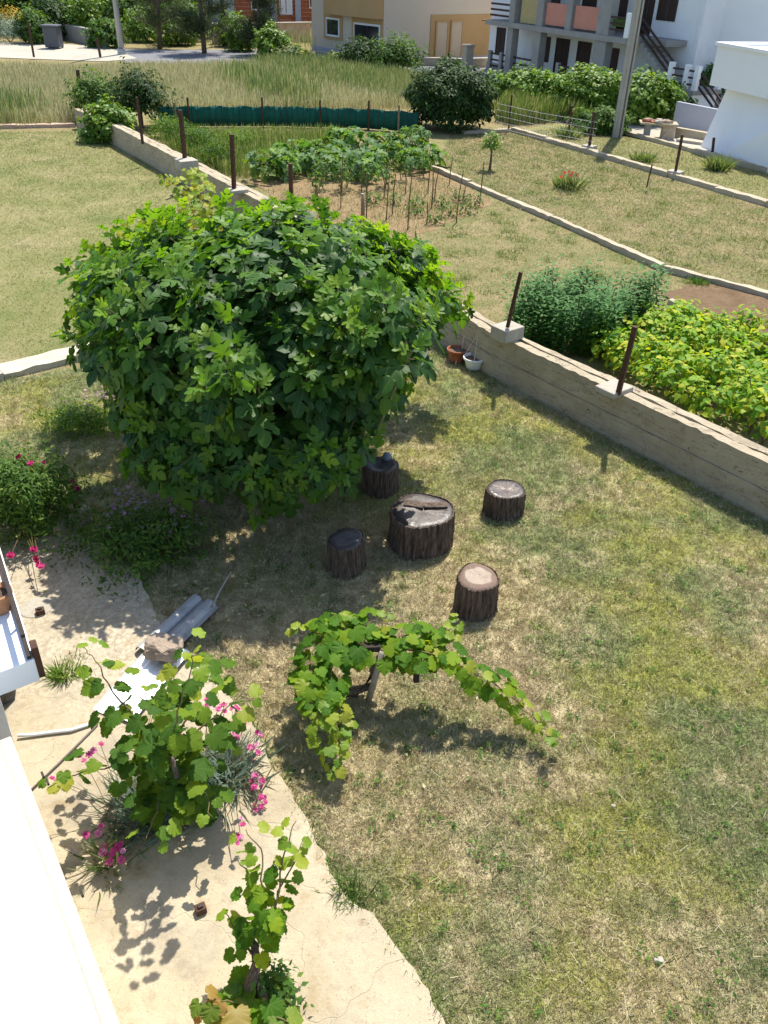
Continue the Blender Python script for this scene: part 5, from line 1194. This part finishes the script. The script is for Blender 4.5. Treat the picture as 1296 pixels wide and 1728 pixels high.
# ------------------------------------------------------------ houses
class Frame:
    def __init__(s, a, b):
        s.A = np.array(a, float); x = np.array(b, float) - s.A; s.x = nrm(x); n = np.array([s.x[1], -s.x[0], 0]); s.n = n if n[1] < 0 else -n; s.rz = math.atan2(s.x[1], s.x[0])
    def p(s, u, o, z): return s.A + s.x * u + s.n * o + np.array([0, 0, z])
    def box(s, mb, u0, u1, o0, o1, z0, z1): return mb.box(s.p((u0 + u1) / 2, (o0 + o1) / 2, (z0 + z1) / 2), (abs(u1 - u0), abs(o1 - o0), abs(z1 - z0)), ax=(s.x, s.n, (0, 0, 1)))
    def part(s, name, mat, parent, *bx, bevel=0.0, label=None):
        mb = MB()
        for b in bx: s.box(mb, *b)
        return mb.build(name, M[mat], parent, bevel=bevel, label=label)
    def window(s, parent, u0, u1, z0, z1, o=0.0, mat='shutter', frame='shutter', depth=.05, name='window', split=True):
        w_ = .05 if frame == 'shutter' else .10
        f = s.part(name, frame, parent, (u0, u1, o - .02, o + depth, z0, z0 + w_), (u0, u1, o - .02, o + depth, z1 - w_, z1), (u0, u0 + .05, o - .02, o + depth, z0 + w_, z1 - w_), (u1 - w_, u1, o - .02, o + depth, z0 + w_, z1 - w_))
        m = (u0 + u1) / 2
        if split:
            for a, b in ((u0 + w_, m - w_ * .3), (m + w_ * .3, u1 - w_)):
                pn = MB(); s.box(pn, a, b, o - .015, o + depth * .5, z0 + w_, z1 - w_); pn.build('leaf_panel' if mat == 'shutter' else 'pane', M[mat], f)
        else:
            pn = MB(); s.box(pn, u0 + w_, u1 - w_, o - .015, o + depth * .4, z0 + w_, z1 - w_); pn.build('pane', M[mat], f)
        return f
# white house with raw concrete porch
h = Frame(g(905, 133), g(1105, 175))
wh = thing('white_house', 'white house with raw concrete porch columns, salmon balcony panels and outside stairs', 'house', h.p(4, -2, 0))
h.part('wall', 'whitewash', wh, (-4.6, 10.6, -9, 0, -.1, 7.2))
h.part('plinth', 'rawconc', wh, (-4.62, 10.62, -.2, .04, -.1, .35))
h.part('roof', 'rooftile', wh, (-5.1, 11.1, -9.5, .6, 7.2, 7.45))
h.part('porch_floor', 'rawconc', wh, (-1.8, 7.2, .04, 2.25, -.1, .28))
h.part('balcony_slab', 'rawconc', wh, (-1.9, 8.6, 0, 2.25, 2.40, 2.62), (8.6, 10.0, 0, 1.2, 2.40, 2.62))
for u0, u1, top in ((-.05, .40, 5.3), (2.15, 2.65, 5.3), (6.55, 7.35, 5.3)):
    h.part('column', 'rawconc', wh, (u0, u1, 1.75, 2.15, .28, 2.40))
    h.part('column', 'rawconc', wh, (u0, u1, 1.75, 2.15, 2.62, top))
h.part('column', 'rawconc', wh, (4.35, 4.75, 1.75, 2.15, 2.62, 5.3))
h.part('upper_slab', 'rawconc', wh, (-1.9, 7.5, 0, 2.25, 5.3, 5.5))
h.part('balcony_panel', 'salmon', wh, (2.72, 4.30, 1.95, 2.02, 2.72, 3.62)); h.part('balcony_panel', 'salmon', wh, (4.82, 6.5, 1.95, 2.02, 2.72, 3.62))
h.part('reed_screen', 'reed', wh, (.75, 2.1, 1.95, 2.02, 2.66, 3.9))
for z in (2.8, 3.05, 3.3): h.part('porch_rail', 'shutter', wh, (-1.8, -.1, 2.0, 2.06, z, z + .09))
for z in (.5, .78, 1.06):
    h.part('porch_rail', 'shutter', wh, (.42, 2.12, 1.9, 1.96, z, z + .08)); h.part('porch_rail', 'shutter', wh, (4.0, 6.5, 1.9, 1.96, z, z + .08))
    h.part('porch_rail', 'shutter', wh, (-1.7, -.1, 1.9, 1.96, z, z + .08))
for u in (-.75, 3.9, -1.75): h.part('rail_post', 'rawconc', wh, (u, u + .2, 1.85, 2.02, .28, 1.22))
for u0, u1, z0, z1 in ((-.41, .83, .85, 2.0), (5.03, 5.95, .82, 1.95), (-3.9, -3.1, .8, 2.1), (8.05, 8.62, .75, 1.45), (7.95, 9.05, 3.25, 4.6), (.2, 1.2, 3.2, 4.6)): h.window(wh, u0, u1, z0, z1)
for u0, u1 in ((1.32, 2.35), (3.0, 3.98)): h.window(wh, u0, u1, .28, 2.02, name='door')
for u0, u1 in ((2.9, 3.9), (4.9, 6.0), (6.9, 7.7)): h.window(wh, u0, u1, 2.65, 4.7, name='door')
h.part('canopy', 'rooftile', wh, (-4.6, -2.4, 0, .6, 2.35, 2.43))
# end rail of the upper balcony
for z in (2.85, 3.08, 3.31): h.part('balcony_rail', 'shutter', wh, (7.4, 8.5, 2.1, 2.16, z, z + .07))
h.part('green_cloth', 'bright', wh, (7.45, 8.45, 2.02, 2.07, 3.0, 3.28))
h.part('rail_post', 'whitewash2', wh, (8.42, 8.62, 2.02, 2.22, 2.62, 3.55))
# stairs down to the landing
n = 9; u0, u1, z0, z1 = 8.7, 10.9, 2.45, 1.05
for i in range(n):
    f0, f1 = i / n, (i + 1) / n; h.part('stair', 'rawconc', wh, (u0 + (u1 - u0) * f0, u0 + (u1 - u0) * f1, .35, 1.45, z0 + (z1 - z0) * f1 - .22, z0 + (z1 - z0) * f0))
for o_ in (1.45,):
    for dz in (.25, .5, .78):
        MB().bar(h.p(8.6, o_, z0 + dz + .1), h.p(11.0, o_, z1 + dz), .06, .08).build('stair_rail', M['shutter'], wh)
h.part('landing', 'rawconc', wh, (10.75, 12.5, .1, 1.75, .88, 1.05)); h.part('landing_base', 'whitewash2', wh, (10.85, 12.35, .15, 1.65, -.1, .88))
for u in (10.85, 11.75, 12.3): h.part('rail_post', 'whitewash2', wh, (u, u + .2, 1.5, 1.7, 1.05, 1.95))
h.part('rail_post', 'whitewash2', wh, (12.3, 12.5, .15, .35, 1.05, 1.95))
for z in (1.2, 1.45, 1.70): h.part('landing_rail', 'shutter', wh, (11.06, 11.74, 1.57, 1.63, z, z + .07)); h.part('landing_rail', 'shutter', wh, (11.96, 12.29, 1.57, 1.63, z, z + .07))
for dz in (.2, .45, .7): MB().bar(h.p(12.4, 1.5, 1.05 + dz), h.p(13.8, 1.5, .15 + dz), .06, .07).build('stair_rail', M['shutter'], wh)
# end wall bay
h.part('end_bay', 'whitewash2', wh, (10.6, 15.5, -9, -1.2, -.1, 7.1)); h.window(wh, 13.2, 14.0, 3.2, 4.3, o=-1.2)

# cream house
c1 = Frame(g(527, 86), g(646, 104)); c2 = Frame(g(646, 104), g(836, 96))
ch = thing('cream_house', 'cream and tan rendered house at the far side of the road', 'house', c1.p(3, -3, 0))
L1 = np.linalg.norm(g(646, 104) - g(527, 86)); L2 = 11.0
corner = g(646, 104); a = g(527, 86); b = corner + c2.x * L2; d = a + c2.x * L2
mb = MB(); mb.prism([corner[:2], b[:2], d[:2], a[:2]], -.1, 6.4); mb.build('wall', M['cream'], ch)
mb = MB(); mb.prism([(corner + (c1.n + c2.n) * .5)[:2], (b + c2.n * .5 + c2.x * .5)[:2], (d + c2.x * .5)[:2], (a + c1.n * .5)[:2]], 6.4, 6.65); mb.build('roof', M['rooftile'], ch)
c1.part('overhang', 'tan', ch, (1.75, L1 - .02, 0, .5, 2.15, 5.2))
fz = c1.window(ch, 1.45, 2.7, .95, 1.95, .02, 'darkglass', 'paleframe', .06); c1.part('window_surround', 'tan', ch, (1.2, 1.42, 0, .04, .8, 2.1), (2.73, 2.95, 0, .04, .8, 2.1), (1.42, 2.73, 0, .04, .78, .93), (1.42, 2.73, 0, .04, 1.97, 2.1))
c1.window(ch, 4.0, 6.3, .25, 1.85, .02, 'darkglass', 'paleframe', .06, 'door'); c1.part('door_surround', 'tan', ch, (3.8, 3.98, 0, .05, 0, 2.1), (6.32, 6.5, 0, .05, 0, 2.1), (3.98, 6.32, 0, .05, 1.87, 2.1))
c1.part('plinth', 'bluegrey', ch, (.0, 3.7, 0, .05, 0, .3))
c2.part('garage_wall', 'tan', ch, (3.3, 9.6, 0, .05, .12, 2.35)); c2.part('plinth', 'bluegrey', ch, (0, 11, 0, .06, 0, .12))
for u0 in (3.75, 4.85): c2.part('door', 'doorpaint', ch, (u0, u0 + .75, .02, .09, .12, 1.95)); c2.part('door_frame', 'tan', ch, (u0 - .1, u0, .02, .12, .12, 2.05), (u0 + .75, u0 + .85, .02, .12, .12, 2.05), (u0, u0 + .75, .02, .12, 1.95, 2.05))
# low wall with pillar before the cream house
def lowwall(label, px, w, hh, mat, cap=None, pillar=None, name='low_wall'):
    p = [g(*q) for q in px]; t = thing(name, label, 'wall', p[0]); strip(MB(), p, w, -.05, hh, jit=.004, step=1.0).build('body', M[mat], t)
    if cap: strip(MB(), p, w + .1, hh, hh + .08, step=1.0).build('coping', M[cap], t)
    if pillar:
        q = g(*pillar); MB().box(q + [0, 0, .65], (.45, .45, 1.3), .5).build('pillar', M['cap'], t, bevel=.02); MB().box(q + [0, 0, 1.34], (.55, .55, .08), .5).build('pillar_cap', M['cap'], t)
    return t
lowwall('low rendered wall with pale coping and gate pillar before the cream house', [(690, 110), (782, 113)], .25, .35, 'kerb', 'cap', (787, 124))
lowwall('low wall continuing right of the gate pillar to the white house', [(795, 114), (845, 112)], .25, .4, 'kerb', 'cap')
lowwall('white kerb wall at the left foot of the cream house', [(520, 92), (640, 108), (690, 126)], .2, .25, 'cap')
lowwall('rubble stone wall below the red block building', [(360, 74), (440, 72), (527, 70)], .4, 1.1, 'rubble', 'cap')
lowwall('sloping grey concrete wall left of the dark bin by the driveway', [(36, 58), (80, 74)], .3, .8, 'rawconc')
lowwall('grey concrete wall right of the dark bin ending at the driveway', [(108, 66), (182, 82)], .3, .9, 'rawconc')
# red block building
k = Frame(g(372, 60), g(560, 64)); rb = thing('block_building', 'unfinished red block building with blue-grey piers, far left of the cream house', 'house', k.p(3, -2, 0))
k.part('wall', 'brick', rb, (-1, 9.5, -6, 0, -.1, 6)); k.part('roof', 'rooftile', rb, (-1.4, 10, -6.4, .5, 6, 6.25))
for u0, u1 in ((-.9, 1.1), (3.3, 4.1), (5.4, 5.8)): k.part('pier', 'bluegrey', rb, (u0, u1, 0, .15, 0, 5.9))
k.window(rb, 4.3, 5.2, 1.4, 3.4, .02, 'paleframe', 'paleframe', .08); k.window(rb, 2.3, 3.1, 1.6, 3.2, .02, 'darkglass', 'paleframe', .08); k.window(rb, 6.4, 7.6, 1.8, 3.2, .02, 'darkglass', 'paleframe', .08)
# right-hand white house
r_ = Frame(g(1182, 248), g(1296, 288)); rh = thing('white_annex', 'plain white house corner with parapet and overhanging upper box at the right edge', 'house', r_.p(2, -1, 0))
mb = MB(); p0, p1 = r_.p(0, 0, 0), r_.p(6.5, 0, 0); q0 = r_.p(0, -5, 0); q1 = r_.p(6.5, -5, 0)
u0, u1 = r_.p(.12, -.55, 2.2), r_.p(6.5, -.55, 2.2); w0, w1 = r_.p(.12, -5, 2.2), r_.p(6.5, -5, 2.2)
mb.add([p0, p1, q1, q0, u0, u1, w1, w0], [(0, 1, 2, 3), (4, 5, 6, 7), (0, 1, 5, 4), (1, 2, 6, 5), (2, 3, 7, 6), (3, 0, 4, 7)]); mb.build('wall', M['whitewash2'], rh)
r_.part('upper_box', 'whitewash2', rh, (-.25, 2.9, -3.2, .02, 1.95, 3.15), (2.9, 6.5, -5, -.5, 1.9, 3.1))
r_.part('parapet_coping', 'whitewash2', rh, (-.32, 2.97, -.2, .09, 3.15, 3.25), (-.32, -.02, -3.2, -.2, 3.15, 3.25), (2.67, 6.5, -.62, -.2, 3.152, 3.252))
mb = MB(); mb.add([r_.p(1.6, .35, 0), r_.p(6.5, .35, 0), r_.p(6.5, .35, 1.9), r_.p(4.4, .35, 1.55), r_.p(1.6, .05, 0), r_.p(6.5, .05, 0), r_.p(6.5, .05, 1.9), r_.p(4.4, .05, 1.55)], [(0, 1, 2, 3), (4, 7, 6, 5), (0, 4, 5, 1), (1, 5, 6, 2), (2, 6, 7, 3), (3, 7, 4, 0)]); mb.build('stair_wall', M['whitewash2'], rh)
MB().box(g(1186, 244) + [-.25, .2, .05], (1.2, .5, .1), -.6).build('step', M['cap'], rh)
# table slab with stones
p = g(1110, 235); sb = thing('slab_table', 'stone-topped work table heaped with rubble beside the hedge', 'table', p)
MB().box(p + [0, .3, .50], (1.35, .7, .06), -.15).build('top', M['wall'], sb); MB().box(p + [.4, .3, .235], (.45, .5, .465), -.15).build('leg', M['rubble'], sb); MB().box(p + [-.35, .35, .235], (.2, .4, .465), -.15).build('leg', M['rawconc'], sb)
for i in range(9):
    o_ = rock('lump of rubble on the work table beside the hedge', p + np.array([rng.uniform(-.5, .5), rng.uniform(.08, .5), .57]), (.12 + .08 * rng.random(), .09, .06), 60 + i, ['stone', 'cap', 'terracotta'][i % 3]); o_['group'] = 'rubble on the work table'
lowwall('grey panel fence and low footing behind the work table', [(1135, 216), (1215, 234)], .12, .95, 'bluegrey', None, None, 'panel_wall')
lowwall('low tan wall right of the rubble table', [(1140, 232), (1195, 242)], .2, .35, 'kerb')

# poles
p = g(1040, 232); up_ = thing('utility_pole', 'tall grey concrete utility pole in front of the white house', 'pole', p)
MB().bar(p - [0, 0, .2], p + [0, 0, 9], .20, .30, nrm(np.array([.6, .8, 0]))).build('shaft', M['poleconc'], up_, bevel=.02)
for s in (-1, 1): MB().bar(p + np.array([.13 * s, -.02, 0]), p + np.array([.11 * s, -.02, 9]), .06, .22, (0, 1, 0)).build('flange', M['poleconc'], up_)
for (u, v), w, hh, lab in (((803, 96), .12, 8, 'thin pale street lamp post beside the cream house garage'), ((206, 92), .17, 8, 'pale metal pole at the end of the driveway, upper left')):
    p = g(u, v); t = thing('street_lamp', lab, 'pole', p); MB().tube([p, p + [0, 0, hh]], [w, w * .7], 10).build('shaft', M['greymetal'], t, smooth=True); MB().tube([p, p + [0, 0, .3]], [w * 1.5, w * 1.3], 10).build('base', M['greymetal'], t)
    MB().tube([p + [0, 0, hh], p + [0, -.4, hh + .3], p + [0, -1.1, hh + .35]], [w * .6, w * .5, w * .5], 8).build('arm', M['greymetal'], t, smooth=True)
p = g(92, 82); bn = thing('waste_bin', 'dark grey wheeled bin between the grey walls by the driveway', 'bin', p)
MB().prism([tuple((p + np.array(q))[:2]) for q in ((-.42, -.35, 0), (.42, -.35, 0), (.46, .4, 0), (-.46, .4, 0))], .08, 1.15).build('body', M['bin'], bn, bevel=.03); MB().box(p + [0, 0, 1.2], (1.02, .9, .10)).build('lid', M['bin'], bn, bevel=.03)
for s in (-1, 1): MB().tube([p + [.3 * s, .42, .1], p + [.38 * s, .42, .1]], .1, 10).build('wheel', M['darkiron'], bn)

# ------------------------------------------------------------ hedge and background vegetation
for i, (u, v, rx, ry, rz, m, lab) in enumerate([(880, 172, 1.7, 1.0, .75, 'bright', 'left end of the bright climbing hedge below the white house porch'), (945, 182, 1.9, 1.0, .85, 'bright', 'bright leafy hedge mound below the middle porch column'), (1000, 192, 1.7, 1.0, 1.0, 'bright', 'tallest bright hedge mound left of the utility pole'), (1075, 200, 1.5, 1.0, .95, 'bright', 'green hedge mound right of the utility pole'), (1110, 198, 1.0, .8, .85, 'mid', 'right end of the hedge beside the stair landing'), (1010, 218, 1.0, .7, .45, 'mid', 'low green growth below the hedge behind the pole foot')]):
    shrub('hedge_bush', lab, (*g(u, v + 6)[:2], rz * .8), (rx, ry, rz), 4200, .15, m, HEARTT[i % 3] if i < 5 else OVAL, None, 'hedge', lo=-.7)
shrub('palm_bush', 'shaggy green bush between the landing and the right white house', (*g(1188, 185)[:2], .9), (.7, .6, .7), 900, .35, 'mid', LANCE, .08, up=.2)
shrub('roof_plant', 'green plant behind the parapet of the right white house', (*g(1282, 140)[:2], 1.9), (.7, .6, 1.0), 700, .3, 'dark', LANCE, .06, cat='plant')
for (u, v, rx, rz, m, lab) in ((612, 122, 1.3, .85, 'dark', 'dark green bush in front of the cream house door'), (668, 128, 1.3, .95, 'mid', 'olive green bush beside the cream house corner'), (570, 112, .7, .35, 'weed', 'pale low weed bush left of the cream house bushes')):
    shrub('road_bush', lab, (*g(u, v)[:2], rz * .9), (rx, rx * .8, rz), 3000, .17, m, OVAL, .05)
def pine(label, px, hh, r, n, m='pine', lean=0):
    p = g(*px); t = thing('pine_tree', label, 'tree', p)
    MB().tube([p, p + [lean * .3, 0, hh * .4], p + [lean, 0, hh]], [.16, .12, .04], 8).build('trunk', M['vinebark'], t, smooth=True)
    P, N, T = [], [], []
    bm2 = MB()
    for k in range(46):
        f = .12 + .88 * rng.random(); a = rng.random() * 6.28; L = r * (1.15 - f * .7) * (.6 + .5 * rng.random()); s = p + np.array([lean * f, 0, hh * f]); e = s + np.array([math.cos(a) * L, math.sin(a) * L, L * .35])
        bm2.tube([s, e], [.035, .012], 4, False); m_ = n // 46
        ff = .25 + .75 * rng.random(m_); q = s + (e - s) * ff[:, None] + rng.normal(0, .16, (m_, 3)); P.append(q); d_ = nrm((e - s) + rng.normal(0, 1, (m_, 3)) + [0, 0, .6]); T.append(d_); N.append(rand_dir(m_))
    bm2.build('branch', M['vinebark'], t); P, N, T = map(np.concatenate, (P, N, T)); batch('foliage', (NEEDLE[0] * [1.6, 1, 1], NEEDLE[1]), frames(N, T), P, .32 * (.6 + .7 * rng.random(len(P))), M[m], t)
pine('feathery pine with dark crown left of the block building', (345, 90), 5.5, 2.0, 12000)
pine('thin leaning pine at the left of the two road pines', (270, 82), 5.0, 1.9, 7000, 'olive', .4)
pine('narrow feathery pine in front of the red block building', (440, 92), 4.2, 1.5, 9000)
p = g(380, 76); t = thing('utility_pole', 'dark wooden pole between the two feathery pines', 'pole', p); MB().tube([p, p + [0, 0, 7]], [.16, .11], 8).build('shaft', M['darkwood'], t, smooth=True); MB().bar(p + [-.7, 0, 6.6], p + [.7, 0, 6.6], .1, .1).build('crossarm', M['darkwood'], t)
shrub('silver_bush', 'silvery bush with yellow flowers at the upper left edge', (*g(18, 72)[:2], .7), (1.6, 1.2, .8), 2600, .16, 'silver', LANCE)
yb = shrub('flower_bush', 'yellow-flowered broom behind the silvery bush, upper left', (*g(20, 62)[:2], 1.1), (1.6, .8, .6), 900, .14, 'yellow', OVAL)
spots = [(20, 30, 2.2, 2.0, 'mid', 'green shrub right behind the yellow-flowered broom'), (70, 22, 1.8, 2.0, 'dark', 'dark shrub behind the sloping grey wall left of the bin'), (118, 40, .9, 1.1, 'bright', 'bright young shrub behind the dark bin'), (150, 50, 1.2, 1.5, 'bright', 'bright yellowish shrub behind the right grey wall'),
    (40, 8, 2.5, 3.0, 'mid', 'tall green tree above the silvery bush on the bank'), (120, 5, 2.6, 2.6, 'dark', 'dark tree behind the bright shrubs near the bin'), (200, 20, 2.2, 2.4, 'dark', 'dark tree behind the pale metal pole'), (245, 52, 1.3, 1.0, 'bright', 'low bright shrub just right of the pale metal pole'),
    (225, 40, 1.6, 1.6, 'mid', 'green shrub behind the low bright shrub by the metal pole'), (300, 58, 1.2, .9, 'bright', 'low bright shrub at the foot of the leaning pine'), (280, 30, 2.2, 2.6, 'olive', 'olive tree behind the leaning pine'), (330, 20, 2.2, 2.6, 'mid', 'green tree behind the dark-crowned pine'),
    (395, 60, 1.0, 1.0, 'bright', 'bright shrub right of the dark wooden pole'), (408, 68, .8, .9, 'bright', 'small bright shrub on the road edge between the pines'), (180, 62, 1.0, .8, 'mid', 'small green shrub at the end of the right grey wall'), (60, 55, 1.0, 1.0, 'mid', 'small green shrub beside the left grey wall'),
    (460, 82, .9, .9, 'bright', 'bright shrub at the foot of the narrow pine'), (90, 48, 1.4, 1.4, 'dark', 'dark shrub close behind the bin'), (-30, 40, 2.2, 2.6, 'mid', 'green shrub at the left edge beyond the silvery bush'), (-20, 10, 2.5, 3.5, 'dark', 'tall dark tree at the upper left edge'), (310, 50, 1.6, 1.4, 'mid', 'green shrub between the leaning pine and dark-crowned pine'),
    (250, 8, 2.4, 3.0, 'mid', 'tall green tree at the top edge right of the metal pole'), (160, 20, 2.0, 2.2, 'mid', 'green tree at the top edge left of the metal pole'), (490, 86, .9, .45, 'weed', 'low dry brown shrub beside the rubble stone wall')]
for i, (u, v, rx, rz, m, lab) in enumerate(spots):
    v = max(v, 34)
    shrub('bank_shrub', lab, (*g(u, v + 18)[:2], rz * .85), (rx, rx * .9, rz), 2400, .24, m, OVAL, .09, 'shrub', 'shrubs and trees on the far bank', lo=-.7)
# wooded rise that closes the view
mb = MB(); nx, ny = 40, 10; V = []
for j in range(ny):
    for i in range(nx):
        x = -200 + 400 * i / (nx - 1); y = 92 + 16 * j; V.append((x, y, -.3 + 2.2 * j + 1.5 * math.sin(i * .7 + j)* min(j, 1)))
mb.add(V, [(j * nx + i, j * nx + i + 1, (j + 1) * nx + i + 1, (j + 1) * nx + i) for j in range(ny - 1) for i in range(nx - 1)]); mb.build('hillside', M['earth'], smooth=True, structure=True)
n = 26000; q = np.column_stack([rng.uniform(-90, 90, n), rng.uniform(82, 130, n)]); z = np.abs(rng.normal(0, 1.6, n)) + np.maximum(0, (q[:, 1] - 92) / 16 * 2.2) + 1.2 * np.sin(q[:, 0] * .35) * np.sin(q[:, 1] * .3)
batch('woodland', OVAL, frames(nrm(rng.normal(0, .6, (n, 3)) + [0, -.3, .9]), rand_dir(n)), np.column_stack([q, np.maximum(z, .1)]), .8 + .6 * rng.random(n), M['dark'])
print('DONE objects', len(bpy.data.objects), 'tris', sum(len(o.data.polygons) for o in bpy.data.objects if o.type == 'MESH'))
